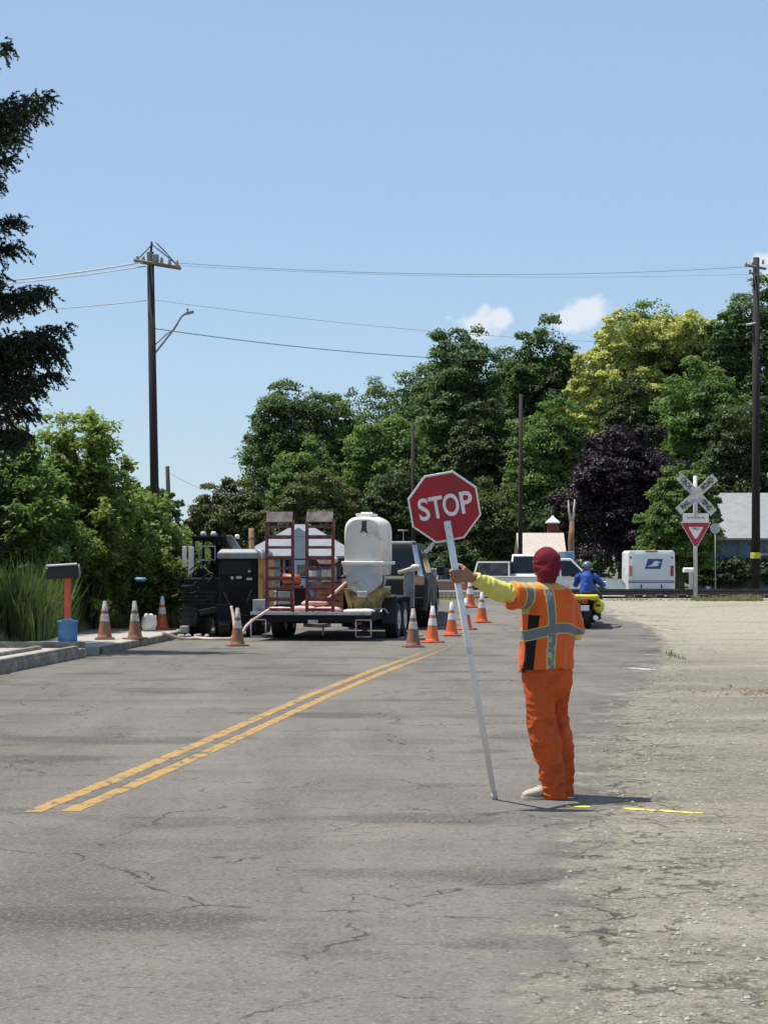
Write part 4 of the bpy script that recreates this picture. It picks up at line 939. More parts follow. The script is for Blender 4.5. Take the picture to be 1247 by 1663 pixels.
# ------------------------------------------------------------------ dark truck ahead of the trailer
def suv():
    t = empty('tow_vehicle', (-.02, 48.3, .07), -.075, 'black high roofed utility vehicle parked ahead of the trailer with silver rear pillars', 'utility vehicle')
    # body by cross sections along Y : (y, z0, zbelt, half width, ztop, half top width)
    mb = MB(); S = [(0, .42, 1.12, .93), (.08, .40, 1.20, 1.0), (.9, .38, 1.22, 1.02), (3.6, .38, 1.18, 1.02), (4.9, .40, 1.08, .98), (5.15, .48, .95, .86)]
    mb.rings([[Vector((-w_ * .95, y, z0)), Vector((-w_, y, z0 + .25)), Vector((-w_, y, z1 - .12)), Vector((-w_ * .95, y, z1)), Vector((w_ * .95, y, z1)), Vector((w_, y, z1 - .12)), Vector((w_, y, z0 + .25)), Vector((w_ * .95, y, z0))] for y, z0, z1, w_ in S], 0, False)
    body = mb.build('body', M_BLK, t, .03, 3)
    mb = MB(); mb.rings([[Vector((-wb, y0, 1.18)), Vector((wb, y0, 1.18)), Vector((wt, y0 + dy, 1.93)), Vector((-wt, y0 + dy, 1.93))] for y0, dy, wb, wt in ((.10, .22, .92, .74), (3.0, -.3, .94, .76), (3.6, -.75, .93, .74))], 0, False)
    cab = mb.build('cabin', M_BLK, t, .03, 3)
    mb = MB(); mb.prism([(-.74, .06), (.74, .06), (.61, .64), (-.61, .64)], (0, .095, 1.18), (1, 0, 0), (0, .28, .96), (0, -.012, .003)); mb.build('rear_window', M_GLASS, cab)
    for s_ in (-1, 1):
        mb = MB(); mb.prism([(s_ * .76, .0), (s_ * .90, .0), (s_ * .735, .74), (s_ * .63, .74)], (0, .082, 1.18), (1, 0, 0), (0, .28, .96), (0, -.016, .003)); mb.build('rear_pillar', mat('silver_pillar', (.42, .46, .50), .25, .06, 6, 0, metal=.5), cab)
        mb = MB(); mb.prism([(.35, .08), (1.35, .08), (1.35, .60), (.50, .60)], (s_ * .935, .1, 1.18), (0, 1, 0), (-s_ * .235, 0, .97), (s_ * .012, 0, 0)); mb.prism([(1.45, .08), (2.7, .08), (2.55, .60), (1.45, .60)], (s_ * .935, .1, 1.18), (0, 1, 0), (-s_ * .235, 0, .97), (s_ * .012, 0, 0)); mb.build('side_window', M_GLASS, cab)
        mb = MB(); mb.box((s_ * .74, -.01, 1.10), (.36, .05, .22)); tl = mb.build('tail_light', mat('pinkish_orange_lens', (.50, .26, .18), .4, .2, 14, .1), t, .02)
        mb = MB(); mb.box((s_ * .5, -.02, .98), (.12, .06, .14)); mb.build('reversing_light', M_REDL, t, .01)
        mb = MB(); mb.box((s_ * .66, .4, 1.965), (.05, 1.1, .03)); mb.build('roof_rail', M_CHROME, cab, .008)
        mb = MB(); mb.box((s_ * 1.15, 3.0, 1.30), (.2, .10, .22)); mb.build('mirror', M_BLK, t, .03)
    mb = MB(); mb.box((0, .42, 1.95), (1.36, .12, .035)); mb.build('roof_highlight_strip', M_WHITE, cab, .01)  # white strip imitates a bright highlight across the dark roof
    mb = MB(); mb.box((.52, -.015, 1.29), (.5, .03, .12)); mb.build('rear_vent', M_BLKR, t, .01)
    mb = MB(); mb.box((0, -.12, .62), (1.86, .20, .2)); mb.build('rear_bumper', M_DARK, t, .03, 3)
    mb = MB(); mb.box((0, -.01, .88), (.34, .02, .16)); mb.build('licence_plate', M_LGREY, t, .004)
    mb = MB(); mb.tube([(.42, .5, 1.95), (.42, .5, 2.22)], .012, 6); mb.tube([(.30, .5, 2.22), (.54, .5, 2.22)], .016, 6); mb.build('roof_antenna', M_LGREY, cab)
    for s_ in (-1, 1):
        for y in (1.0, 4.0): wheel(t, s_ * .86, y, .41, .30)
        for y in (1.0, 4.0):
            mb = MB(); mb.tube([(s_ * 1.005, y - .02 + .50 * math.cos(a * PI / 8), .42 + .48 * math.sin(a * PI / 8)) for a in range(9)], .03, 6); mb.build('wheel_arch', M_DARK, t)
suv()

# ------------------------------------------------------------------ tracked loader and drilling unit
def loader():
    t = empty('tracked_loader', (GX(333, 45.0), 45.0, .05), -.12, 'black rubber tracked loader with a caged cab and cream side panels at the kerb', 'loader')
    for s_ in (-1, 1):
        mb = MB(); pr = []
        for k in range(15): a = PI / 2 + PI * k / 14; pr.append((.30 + .28 * math.cos(a), .29 + .28 * math.sin(a)))
        for k in range(15): a = -PI / 2 + PI * k / 14; pr.append((1.55 + .28 * math.cos(a), .29 + .28 * math.sin(a)))
        mb.prism(pr, (s_ * .34 - .14, 0, 0), (0, 1, 0), (0, 0, 1), (.28, 0, 0)); tk = mb.build('track', M_BLKR, t, .01)
        mb = MB()
        for k in range(11): a = PI / 2 + PI * k / 10; mb.box((s_ * .34, .30 + .295 * math.cos(a), .29 + .295 * math.sin(a)), (.28, .05, .05), (PI / 2 - a if False else a, 0, 0))
        for k in range(8): mb.box((s_ * .34, .42 + k * .15, .012), (.28, .05, .04)); mb.box((s_ * .34, .42 + k * .15, .575), (.28, .05, .04))
        mb.build('tread_lugs', M_BLKR, tk)
    mb = MB(); mb.box((0, .95, .62), (.72, 1.7, .50)); mb.box((0, .16, .80), (.86, .5, .66), taper=(.92, .9)); mb.box((-.02, .05, 1.05), (.80, .30, .30)); mb.build('chassis', M_DARK, t, .03)
    mb = MB()
    for z in (.66, .74, .82, .90): mb.box((0, -.095, z), (.56, .02, .03))
    mb.build('grille', M_BLK, t, .003)
    cage = MB(); P_ = {}
    for x in (-.28, .28):
        for y in (.35, 1.35): cage.tube([(x * 1.15, y, 1.1), (x * 1.1, y, 2.0)], .032, 8)
        cage.tube([(x * 1.1, .35, 2.0), (x * 1.1, 1.35, 2.02)], .03, 8)
    for y in (.35, 1.35): cage.tube([(-.31, y, 2.0), (.31, y, 2.0)], .032, 8)
    cage.box((0, .85, 2.05), (.70, 1.15, .05)); cage.box((0, .95, 1.25), (.6, .9, .3)); cage.box((.1, 1.1, 1.6), (.36, .1, .6))
    cb = cage.build('cab_cage', M_DARK, t, .006)
    mb = MB(); mb.box((-.02, .335, 1.86), (.36, .012, .03)); mb.box((-.02, .335, 1.57), (.36, .012, .03)); mb.box((-.19, .335, 1.71), (.02, .012, .3)); mb.box((.15, .335, 1.71), (.02, .012, .3)); mb.build('rear_window_frame', M_LGREY, cb)
    mb = MB(); mb.prism([(0, .0), (.11, .08), (.11, .60), (0, .62)], (-.40, .25, 1.24), (1, .1, 0), (0, 0, 1), (0, .03, 0)); mb.build('side_panel', M_CREAM, t, .01)
    mb = MB(); mb.prism([(0, .16), (.09, .16), (.09, .60), (0, .60)], (-.53, .22, 1.26), (1, .1, 0), (0, 0, 1), (0, .03, 0)); mb.build('side_panel', M_CREAM, t, .01)
    mb = MB(); mb.prism([(0, 0), (.06, -.02), (.44, -.62), (.44, -.30), (.2, .02)], (.25, .5, 2.08), (1, 0, 0), (0, 0, 1), (0, .12, 0)); mb.build('lift_arm', M_GREY, t, .012)
    mb = MB(); mb.prism([(0, 0), (.14, 0), (.12, 1.1), (.02, 1.1)], (.24, .4, 1.0), (1, 0, 0), (0, 0, 1), (0, .14, 0)); mb.prism([(0, 0), (.10, 0), (.10, .5), (0, .5)], (-.52, .5, .72), (1, 0, 0), (0, 0, 1), (0, .14, 0)); mb.build('arm_tower', M_DARK, t, .012)
    for x in (-.12, .10):
        mb = MB(); mb.lathe([(.055, 0), (.07, .03), (.05, .09), (.02, .10)], (x, .42, 2.075), 12); mb.build('work_light', M_CREAM2, cb)
    mb = MB(); mb.lathe([(.05, 0), (.05, .06), (.03, .09)], (.58, .55, 2.02), 12); mb.build('beacon', M_CREAM, t)
    mb = MB(); rg = random.Random(3)
    for i in range(9):
        x = -.42 + rg.uniform(-.05, .1); z = .35 + i * .09; mb.tube([(x, .0, z), (x - .08, -.1, z - .06), (x + rg.uniform(0, .3), -.14, z - .12 + rg.uniform(-.1, .1)), (x + .4, -.05, z)], .014, 6)
    for i in range(16):
        x = rg.uniform(-.5, .5); z = rg.uniform(.5, 1.5); p0 = Vector((x, .1, z)); p1 = p0 + Vector((rg.uniform(-.3, .3), -.22, rg.uniform(-.3, .2))); p2 = p0 + Vector((rg.uniform(-.35, .35), 0, rg.uniform(-.6, -.1)))
        mb.tube(smooth_path([p0, p1, p2]), rg.uniform(.012, .022), 6)
    mb.build('hydraulic_hoses', M_BLKR, t)
    mb = MB(); mb.tube([(-.50, .1, .95), (-.58, .1, 1.32)], .07, 12); mb.build('cylinder', M_DARK, t); mb = MB(); mb.tube([(.45, .05, .70), (.40, .12, 1.75)], .045, 10); mb.build('cylinder', M_DARK, t)
    mb = MB(); mb.box((-.30, -.08, .40), (.34, .10, .40), (0, .15, 0)); mb.box((.16, -.10, .52), (.5, .16, .12), (0, -.2, 0)); mb.tube([(-.55, -.05, .85), (-.68, -.12, .80)], .02, 6); mb.build('attachment_plate', M_BLK, t, .01)
    mb = MB(); mb.box((-.38, -.2, .13), (.16, .22, .14)); mb.box((-.5, -.1, .08), (.14, .2, .08), (0, .2, .3)); mb.build('hitch_plate', M_CREAM2, t, .01)
loader()
def drill():
    t = empty('drilling_unit', (GX(388, 44.6), 44.6, .05), -.12, 'dark engine driven drilling unit with a grey lid and mustard right side', 'drilling machine')
    mb = MB(); mb.box((-.02, .9, .98), (.82, 1.7, 1.3)); b_ = mb.build('housing', M_DARK, t, .03)
    mb = MB(); mb.rings([[Vector((x * sx_ - .02, .88 + y * sy_, z)) for x, y in ((-1, -1), (1, -1), (1, 1), (-1, 1))] for sx_, sy_, z in ((.43, .90, 1.60), (.43, .90, 1.72), (.36, .82, 1.80))], 0, False); mb.build('lid', M_GREY, t, .02, 3)
    mb = MB(); mb.box((.425, .9, 1.06), (.03, 1.66, 1.05)); mb.box((.46, -.0, 1.1), (.10, .05, 1.1)); mb.build('side_panel', M_MUST, t, .01)
    mb = MB(); mb.box((-.06, .045, 1.42), (.62, .03, .30)); mb.build('rear_opening', M_BLKR, t, .01)
    mb = MB(); mb.tube([(-.14 + 0, .02, 1.20), (-.14, .0, 1.20)], .035, 12); mb.box((.0, .02, 1.21), (.12, .02, .06)); mb.box((.22, .02, 1.18), (.12, .02, .05)); mb.blob((.22, .02, 1.34), (.035, .03, .03), 10); mb.build('gauges', M_LGREY, t, .004)
    for s_ in (-.3, .26):
        mb = MB(); mb.prism([(.2 + .22 * math.cos(a * PI / 8), .23 + .22 * math.sin(a * PI / 8)) if 4 < a < 13 else (1.5 + .22 * math.cos(a * PI / 8), .23 + .22 * math.sin(a * PI / 8)) for a in range(16)], (s_ - .12, 0, 0), (0, 1, 0), (0, 0, 1), (.24, 0, 0)); mb.build('track', M_BLKR, t, .01)
    mb = MB(); mb.box((-.02, .2, .45), (.9, .4, .4)); mb.tube([(-.3, -.05, .9), (-.1, -.12, .5), (.2, -.08, .4)], .025, 8); mb.tube([(.3, -.02, 1.0), (.2, -.12, .7), (.32, -.1, .35)], .02, 8); mb.build('pump_block', M_DARK, t, .015)
    mb = MB(); mb.box((.50, -.15, .62), (.30, .3, .28)); mb.build('side_tank', M_LGREY, t, .01)
    mb = MB(); mb.tube([(.40, .0, 1.78), (.48, -.05, 1.74), (.50, -.08, 1.6)], .03, 8); mb.build('exhaust_pipe', M_LGREY, t)
drill()
def gp(px, py, d): v = W(px, py, d); return v
hp = [gp(376, 985, 43.9), gp(379, 1000, 43.8), gp(381, 1020, 43.6), gp(378, 1035, 43.3), Vector((-3.10, 43.0, .05)), Vector((-3.45, 42.9, .05)), Vector((-3.75, 43.2, .06)), Vector((-4.0, 43.0, .05)), Vector((-4.35, 42.4, .19))]
mb = MB(); mb.tube(smooth_path(hp), .032, 8); o = mb.build('hose', M_HOSE); tag(o, 'pale pink hose hanging from the drilling unit and trailing along the kerb', 'hose', 'hoses by the machines')
mb = MB(); mb.tube(smooth_path([gp(437, 990, 42.4), gp(425, 998, 42.3), gp(410, 1008, 42.3), gp(398, 1020, 42.2), gp(391, 1038, 42.1)]), .028, 8); o = mb.build('hose', M_HOSE); tag(o, 'short pale hose drooping off the left corner of the trailer', 'hose', 'hoses by the machines')
rg = random.Random(9); mb = MB()
for i in range(5): mb.blob((rg.uniform(-.4, .4), rg.uniform(-.2, .2), .05), (rg.uniform(.05, .1), .07, .05), 8, 0, .2, rg)
o = mb.build('rubble', M_CONC, None, loc=(GX(322, 43.6), 43.6, .03)); tag(o, 'broken lumps of concrete beside the loader track', 'rubble', kind='stuff')

# ------------------------------------------------------------------ far shrubs behind the crossing
for i, (p0, p1, yt_s, dd_, lab) in enumerate(((640, 800, 882, 104, 'low dark hedge behind the cones and the dark truck'), (780, 960, 890, 108, 'low dark hedge behind the white pickup'), (1080, 1300, 905, 101, 'low hedge at the foot of the blue house'))):
    tree('hedge', lab, p0, p1, yt_s, 982, dd_, LM['deep_green'], 6000, .24, 60 + i, 'hedge', depth=.3)

# ------------------------------------------------------------------ utility poles and wires
def pole_mb(base, top, r0, r1): mb = MB(); mb.tube([base, base.lerp(top, .5), top], [r0, (r0 + r1) / 2, r1], 12); return mb
def upole(name, label, pxb, pxt, yt, d, r0, r1):
    g0 = gz(0, d); root = empty(name, (GX(pxb, d), d, g0), 0, label, 'utility pole')
    top = W(pxt, yt, d) - root.location
    pole_mb(Vector((0, 0, -.3)), top, r0, r1).build('pole', M_POLE, root); return root, top
root, top = upole('utility_pole', 'tall dark wooden utility pole with a street light arm on the left', 255, 243.5, 408, 75, .17, .12)
L0 = root.location
mb = MB(); mb.tube([top - Vector((-.02, 0, .1)), W(245.5, 391, 75) - L0], [.045, .035], 8); mb.build('pole_top_pin', M_POLE, root)
for s_, dy in (('a', -.16), ('b', .16)):
    mb = MB(); a = W(219, 424, 75) - L0; b_ = W(290, 431, 75) - L0; a.y += dy - .3; b_.y += dy + .5; mb.tube([a, b_], .055, 6); mb.build('crossarm', mat('grey_crossarm', (.20, .18, .15), .8, .2, 5, .3), root)
for px_, py_ in ((222, 420), (232, 421), (254, 420), (262, 423), (275, 424), (287, 427)):
    v = W(px_, py_, 75) - L0; mb = MB(); mb.lathe([(.03, -.12), (.075, -.07), (.045, -.03), (.075, .02), (.04, .06), (.055, .10), (.02, .14)], v, 10); mb.build('insulator', mat('tan_insulator', (.34, .31, .20), .4, .2, 9, 0), root)
for a, b_ in (((245, 395), (291, 431)), ((245, 397), (219, 424)), ((252, 392), (270, 410)), ((270, 410), (285, 428))):
    mb = MB(); mb.tube([W(*a, 75) - L0, W(*b_, 75) - L0], .022, 5); mb.build('brace', M_WIRE, root)
mb = MB(); mb.box(W(253, 421, 75) - L0 + Vector((0, -.2, 0)), (.22, .2, .34)); mb.build('cutout_box', M_GREY, root, .02)
arm = MB(); arm.tube(smooth_path([W(250, 575, 75) - L0, W(268, 552, 75) - L0, W(284, 531, 75) - L0, W(294, 514, 75) - L0, W(303, 508, 75) - L0]), .035, 8); arm.tube([W(249, 562, 75) - L0, W(268, 544, 75) - L0, W(282, 533, 75) - L0], .022, 6)
a_ = arm.build('street_light_arm', M_GREY, root); mb = MB(); c_ = W(308, 507, 75) - L0; mb.box(c_, (.28, .18, .09), (0, -.25, 0)); mb.box(c_ + Vector((-.08, 0, .10)), (.07, .07, .12)); mb.build('lamp_head', M_GREY, a_, .02)
root, top = upole('utility_pole', 'tall brown utility pole at the right edge with a yellow band near its foot', 1226, 1229, 417, 88, .19, .13)
L1 = root.location
mb = MB(); mb.lathe([(.205, -.12), (.21, 0), (.205, .12)], W(1226, 902, 88) - L1, 14, caps=False); mb.build('yellow_band', M_MARK, root)
mb = MB(); mb.tube([W(1212, 527, 88) - L1, W(1228, 524, 88) - L1 + Vector((0, -.1, 0))], .05, 6); mb.build('bracket', M_LGREY, root)
for py_, w_ in ((434, 20), (447, 12)):
    mb = MB(); a = W(1229 - w_, py_, 88) - L1; b_ = W(1229 + w_, py_ - 3, 88) - L1; a.y -= .8; b_.y += .8; mb.tube([a, b_], .06, 6); ca = mb.build('crossarm', MATS['grey_crossarm'], root)
for px_, py_ in ((1212, 428), (1222, 428), (1240, 424), (1219, 440)):
    mb = MB(); mb.lathe([(.03, -.1), (.07, -.05), (.04, 0), (.06, .06), (.02, .1)], W(px_, py_, 88) - L1, 8); mb.build('insulator', MATS['tan_insulator'], root)
upole('utility_pole', 'thin distant pole in front of the tall dark trees, right of the paddle', 844, 846, 640, 97, .11, .08)
upole('utility_pole', 'thin distant pole rising above the stop paddle against the trees', 672, 670, 690, 96, .09, .07)
upole('utility_pole', 'short distant pole just right of the tall left pole', 279, 272, 757, 120, .16, .11)
def wire(label, a, b_, sag, r, m):
    n = 16; p = [a.lerp(b_, i / n) - Vector((0, 0, sag * 4 * (i / n) * (1 - i / n))) for i in range(n + 1)]
    mb = MB(); mb.tube(p, r, 5); o = mb.build('power_line', m); tag(o, label, 'wire', 'overhead wires')
wire('uppermost sunlit wire running left from the top of the left pole', W(232, 424, 74.7), W(-160, 466, 70), .15, .030, M_WIRE_LIT)
wire('second sunlit wire just under the uppermost one, running left', W(236, 431, 75), W(-160, 474, 71), .1, .022, M_WIRE_LIT)
wire('lower sunlit wire running left from halfway down the left pole', W(237, 487, 75), W(-160, 512, 71), .1, .020, M_WIRE_LIT)
wire('long high wire between the tops of the left and the right pole', W(288, 426, 75.5), W(1216, 432, 87.2), .36, .008, M_WIRE)
wire('faint wire just below the long high wire between the pole tops', W(286, 430, 75.2), W(1222, 444, 88), .25, .005, M_WIRE)
wire('thin faint wire from the middle of the left pole towards the right pole', W(249, 486, 75), W(1226, 560, 88), .4, .006, M_WIRE)
wire('dark sagging cable from below the street light arm to the thin pole in the trees', W(258, 534, 75), W(845, 652, 125), .0, .012, M_WIRE) if False else wire('dark sagging cable from beside the street light arm towards the trees', W(251, 533, 75), W(845, 585, 100), .25, .015, M_WIRE)
wire('short faint wire from the short distant pole to the bushes', W(273, 766, 120), W(420, 800, 105), .5, .010, M_WIRE)

# ------------------------------------------------------------------ buildings
M_SHING = mat('grey_shingle_roof', (.25, .265, .265), .85, .12, 2.5, .5, dirt=(.26, .27, .27), dirtamt=.5, dscale=1.2, bdist=.02)
M_BWALL = mat('blue_grey_boards', (.15, .21, .28), .8, .25, 3, .3, dirt=(.09, .12, .14), dirtamt=.5)
def house(name, label, x0, x1, y, dep, zg, ze, zr, wm, rm, over=.4, boards=True, hip=0):
    t = empty(name, ((x0 + x1) / 2, y + dep / 2, zg), 0, label, 'house'); w2 = (x1 - x0) / 2; h = ze - zg; hr = zr - zg
    mb = MB(); mb.box((0, 0, h / 2), (2 * w2, dep, h))
    if not hip:
        mb.prism([(-dep / 2, 0), (dep / 2, 0), (0, hr - h - .05)], (-w2, 0, h - .02), (0, 1, 0), (0, 0, 1), (2 * w2, 0, 0))
    if boards:
        n = int(2 * w2 / .3)
        for i in range(n + 1): mb.box((-w2 + i * 2 * w2 / n, -dep / 2 - .012, h / 2), (.05, .024, h - .02))
    mb.build('wall', wm, t)
    mb = MB(); o_ = over; k = hip * dep / 2
    for s_ in (-1, 1):
        e = s_ * (dep / 2 + o_); ez = h - o_ * (hr - h) / (dep / 2)
        vs = [(-w2 - o_, e, ez), (w2 + o_, e, ez), (w2 + o_ - k, 0, hr), (-w2 - o_ + k, 0, hr)]
        vs += [(a, b_, c + .10) for a, b_, c in vs]
        mb.add(vs, [(0, 1, 2, 3), (4, 5, 6, 7), (0, 1, 5, 4), (1, 2, 6, 5), (2, 3, 7, 6), (3, 0, 4, 7)])
    if hip:
        for s_ in (-1, 1):
            ez = h - o_ * (hr - h) / (dep / 2); vs = [(s_ * (w2 + o_), -dep / 2 - o_, ez), (s_ * (w2 + o_), dep / 2 + o_, ez), (s_ * (w2 + o_ - k), 0, hr)]
            vs += [(a, b_, c + .09) for a, b_, c in vs]; mb.add(vs, [(0, 1, 2), (3, 4, 5), (0, 1, 4, 3), (1, 2, 5, 4), (2, 0, 3, 5)])
    mb.build('roof', rm, t); return t
h = house('board_house', 'low house with blue grey vertical boards and pale grey shingle roof at the right edge', 15.4, 27.5, 101, 7, -.15, 2.75, 4.75, M_BWALL, M_SHING)
for x, w_ in ((-3.4, .9), (1.5, 1.1)):
    mb = MB(); mb.box((x, -3.56, 1.55), (w_, .06, 1.0)); f = mb.build('window', M_LGREY, h); mb = MB(); mb.box((x, -3.60, 1.55), (w_ - .16, .02, .84)); mb.build('pane', M_GLASS, f)
mb = MB(); mb.box((-.7, -3.56, 1.05), (.95, .05, 2.0)); mb.build('door', M_GREY, h)
h2 = house('board_house', 'taller neighbouring house whose roof just shows at the right edge behind the pole', 21.0, 32, 112, 8, -.15, 3.4, 6.2, M_BWALL, M_SHING)
h3 = house('shed', 'low shed with a pale hipped roof seen between the ramps and the drilling unit', GX(402, 88), GX(572, 88), 88, 5, -.15, 1.85, 3.0, mat('dark_shed_wall', (.05, .055, .06), .8, .2, 4, .2), mat('pale_roof_sheet', (.20, .215, .24), .6, .1, 3, .2), .4, False, .9)
mb = MB(); mb.box((-1.2, -2.55, 1.0), (1.2, .06, 1.7)); mb.build('door', M_GREY, h3, .01)
mb = MB(); mb.box((1.0, -2.54, 1.2), (1.0, .05, .6)); f = mb.build('window', M_LGREY, h3); mb = MB(); mb.box((1.0, -2.57, 1.2), (.86, .02, .46)); mb.build('pane', M_GLASS, f)
t = empty('metal_cabinet', (GX(486, 82), 82, -.1), 0, 'tall pale blue grey metal cabinet with a sloped top between the two ramps', 'cabinet')
mb = MB(); mb.box((0, 0, 1.3), (.56, .6, 2.6)); mb.build('cabinet_body', mat('pale_blue_metal', (.34, .39, .45), .4, .06, 3, .05), t, .02)
mb = MB(); mb.prism([(-.30, 0), (.30, 0), (.22, .20), (-.02, .36), (-.24, .22)], (0, -.32, 2.6), (1, 0, 0), (0, 0, 1), (0, .64, 0)); mb.build('hood', MATS['pale_blue_metal'], t, .02)
b_ = NB('patchwork_shingles'); br_ = b_.n('ShaderNodeTexBrick'); b_.put(br_.inputs['Vector'], b_.map(b_.tc.outputs['Object'], (1.3, 1.3, 2.2), (R(90), 0, 0)))
br_.inputs['Color1'].default_value = (.34, .20, .16, 1); br_.inputs['Color2'].default_value = (.52, .46, .38, 1); br_.inputs['Mortar'].default_value = (.55, .5, .43, 1); br_.inputs['Mortar Size'].default_value = .06
M_PATCH = b_.done(b_.mix(b_.ss(b_.noise(b_.tc.outputs['Object'], 3, 5), .52, .66), br_.outputs[0], (.46, .39, .33)), .9)
h4 = house('shed', 'small shed with a patchy pink and beige roof behind the flagger head', GX(847, 98), GX(914, 98), 98, 3, -.15, 1.75, 2.75, mat('white_shed_wall', (.55, .54, .5), .8, .1, 4, .2), M_PATCH, .15, True)
t = empty('brick_chimney', (GX(898, 99.5), 99.9, 2.4), 0, 'dark red square chimney with a white pyramid cap above the patchy roof', 'chimney')
mb = MB(); mb.box((0, 0, .35), (.46, .46, 1.1)); mb.build('stack', mat('dark_red_brick', (.16, .03, .03), .8, .25, 9, .3), t)
mb = MB(); mb.rings([[Vector((x * w_, y * w_, z)) for x, y in ((-1, -1), (1, -1), (1, 1), (-1, 1))] for w_, z in ((.32, .90), (.32, .95), (.10, 1.15), (.03, 1.26))], 0, False); mb.build('cap', M_WHITE, t)
# bare snag trunks and a blue plate
t = empty('dead_trunk', (GX(927, 92), 92, -.15), 0, 'bare brown dead trunk forked into two pale prongs left of the purple tree', 'dead tree')
mb = MB(); mb.tube([(0, 0, -.1), (.05, 0, 1.2), (.0, 0, 2.6), (.05, 0, 3.4)], [.20, .16, .13, .11], 9); mb.build('trunk', mat('reddish_dead_wood', (.24, .13, .08), .9, .3, 4, .5), t)
for a in ((-.12, 4.3), (.16, 4.35)):
    mb = MB(); mb.tube([(.03, 0, 3.25), (a[0] * .7, 0, 3.8), (a[0], 0, a[1])], [.08, .05, .025], 7); mb.build('prong', mat('bleached_wood', (.45, .40, .33), .9, .2, 5, .3), t)
t = empty('dead_trunk', (GX(409, 84), 84, -.15), 0, 'brown broken stub of a trunk left of the ramps', 'dead tree')
mb = MB(); mb.tube([(0, 0, -.1), (.03, 0, 1.5), (-.02, 0, 3.0)], [.16, .13, .10], 8); mb.build('trunk', MATS['reddish_dead_wood'], t)
mb = MB(); mb.blob((0, 0, 2.6), (.15, .12, .1), 8, 0, .2, random.Random(2)); mb.build('burl', M_BARK2, t)
t = empty('small_sign', (GX(921, 88), 88, -.15), 0, 'small pale and blue sign plate beside the dead trunk', 'sign')
mb = MB(); mb.tube([(0, .03, 0), (0, .03, 1.7)], .03, 6); mb.build('post', M_LGREY, t); mb = MB(); mb.box((-.05, 0, 1.9), (.62, .03, .40)); mb.build('plate', M_LGREY, t, .01); mb = MB(); mb.box((.08, -.03, 1.96), (.30, .02, .24)); mb.build('blue_panel', mat('sign_blue', (.10, .30, .60), .5, .05, 4, 0), t)
# brick planter clutter under the hand
t = empty('brick_planter', (GX(718, 80), 80, -.1), 0, 'low brick planter seen left of the hand holding the paddle', 'planter')
b_ = NB('planter_brick'); br_ = b_.n('ShaderNodeTexBrick'); b_.put(br_.inputs['Vector'], b_.map(b_.tc.outputs['Object'], (2, 2, 2), (R(90), 0, 0)))
br_.inputs['Color1'].default_value = (.34, .14, .09, 1); br_.inputs['Color2'].default_value = (.22, .09, .07, 1); br_.inputs['Mortar'].default_value = (.5, .44, .38, 1)
mb = MB(); mb.box((0, 0, .45), (1.9, .5, .9)); mb.build('box', b_.done(br_.outputs[0], .9), t); mb = MB(); mb.box((0, 0, .93), (2.0, .6, .07)); mb.build('coping', M_CONC, t, .01)

# ------------------------------------------------------------------ railway crossing sign
cx_, cy_ = GX(1129, 58.0), 58.0
t = empty('railway_crossing_sign', (cx_, cy_, gz(0, 58)), 0, 'white crossbuck on a grey post with a red and white yield triangle below', 'railway sign')
gx0 = gz(0, 58)
mb = MB(); mb.tube([(0, .06, -.2), (0, .06, 1.64 + 90 / 60.3 - gx0 + .75)], .055, 10); mb.build('post', mat('galvanised_post', (.46, .50, .48), .5, .12, 5, .1), t)
zc = CAMH + (908 - 803) / 60.3 - gx0
M_BUCK = mat('weathered_sign_white', (.56, .57, .50), .6, .12, 8, .1, dirt=(.20, .21, .17), dirtamt=.45, dscale=6)
M_LET = mat('black_lettering', (.02, .02, .02), .6, .1, 5, 0)
for k, (ang, words) in enumerate(((43, ('RAIL', 'ROAD')), (-47, ('CROS', 'SING')))):
    mb = MB(); mb.box((0, 0, 0), (1.36, .012, .235)); b_ = mb.build('crossbuck_blade', M_BUCK, t, .004)
    b_.location = (0.02, -.02 * (2 - k) if k else -.045, zc); b_.rotation_euler = (0, -R(ang), 0)
    if k: b_.location = (0.02, -.020, zc)
    for wd_, off in ((words[0], -.40), (words[1], .40)):
        place_text(text_mesh(wd_, .17, .004, .002, .82), (off * 1.02, -.012, 0), (1, 0, 0), (0, 0, 1), 'lettering', M_LET, b_)
mb = MB(); mb.box((0, -.02, CAMH + (908 - 841) / 60.3 - gx0), (.70, .012, .24)); p_ = mb.build('track_plate', M_SWHT, t, .004)
mb = MB()
for i in range(5): mb.box((-.20 + i * .10, -.028, CAMH + (908 - 841) / 60.3 - gx0), (.07, .006, .05))
mb.build('plate_marks', mat('faded_marks', (.35, .34, .32), .7, .2, 8, 0), p_)
mb = MB(); mb.box((0, 0, 1.64 + (908 - 826) / 60.3 - gx0), (.10, .14, .5)); mb.build('bracket', M_LGREY, t, .01)
zt_, hw_ = CAMH + (908 - 848) / 60.3 - gx0, .40
def tri(w_, zt_, h_): return [(-w_, zt_), (w_, zt_), (w_ * .93 + .03 if False else w_, zt_ - .03), (.03, zt_ - h_), (-.03, zt_ - h_), (-w_, zt_ - .03)]
mb = MB(); mb.prism(tri(.40, zt_, .68), (0, -.02, 0), (1, 0, 0), (0, 0, 1), (0, .012, 0)); y_ = mb.build('yield_sign', M_SWHT, t, .002)
mb = MB(); mb.prism(tri(.375, zt_ - .018, .635), (0, -.026, 0), (1, 0, 0), (0, 0, 1), (0, .006, 0)); mb.build('red_triangle', mat('yield_red', (.42, .02, .03), .45, .08, 5, 0), y_)
mb = MB(); mb.prism(tri(.185, zt_ - .13, .31), (0, -.031, 0), (1, 0, 0), (0, 0, 1), (0, .005, 0)); mb.build('white_triangle', M_SWHT, y_)
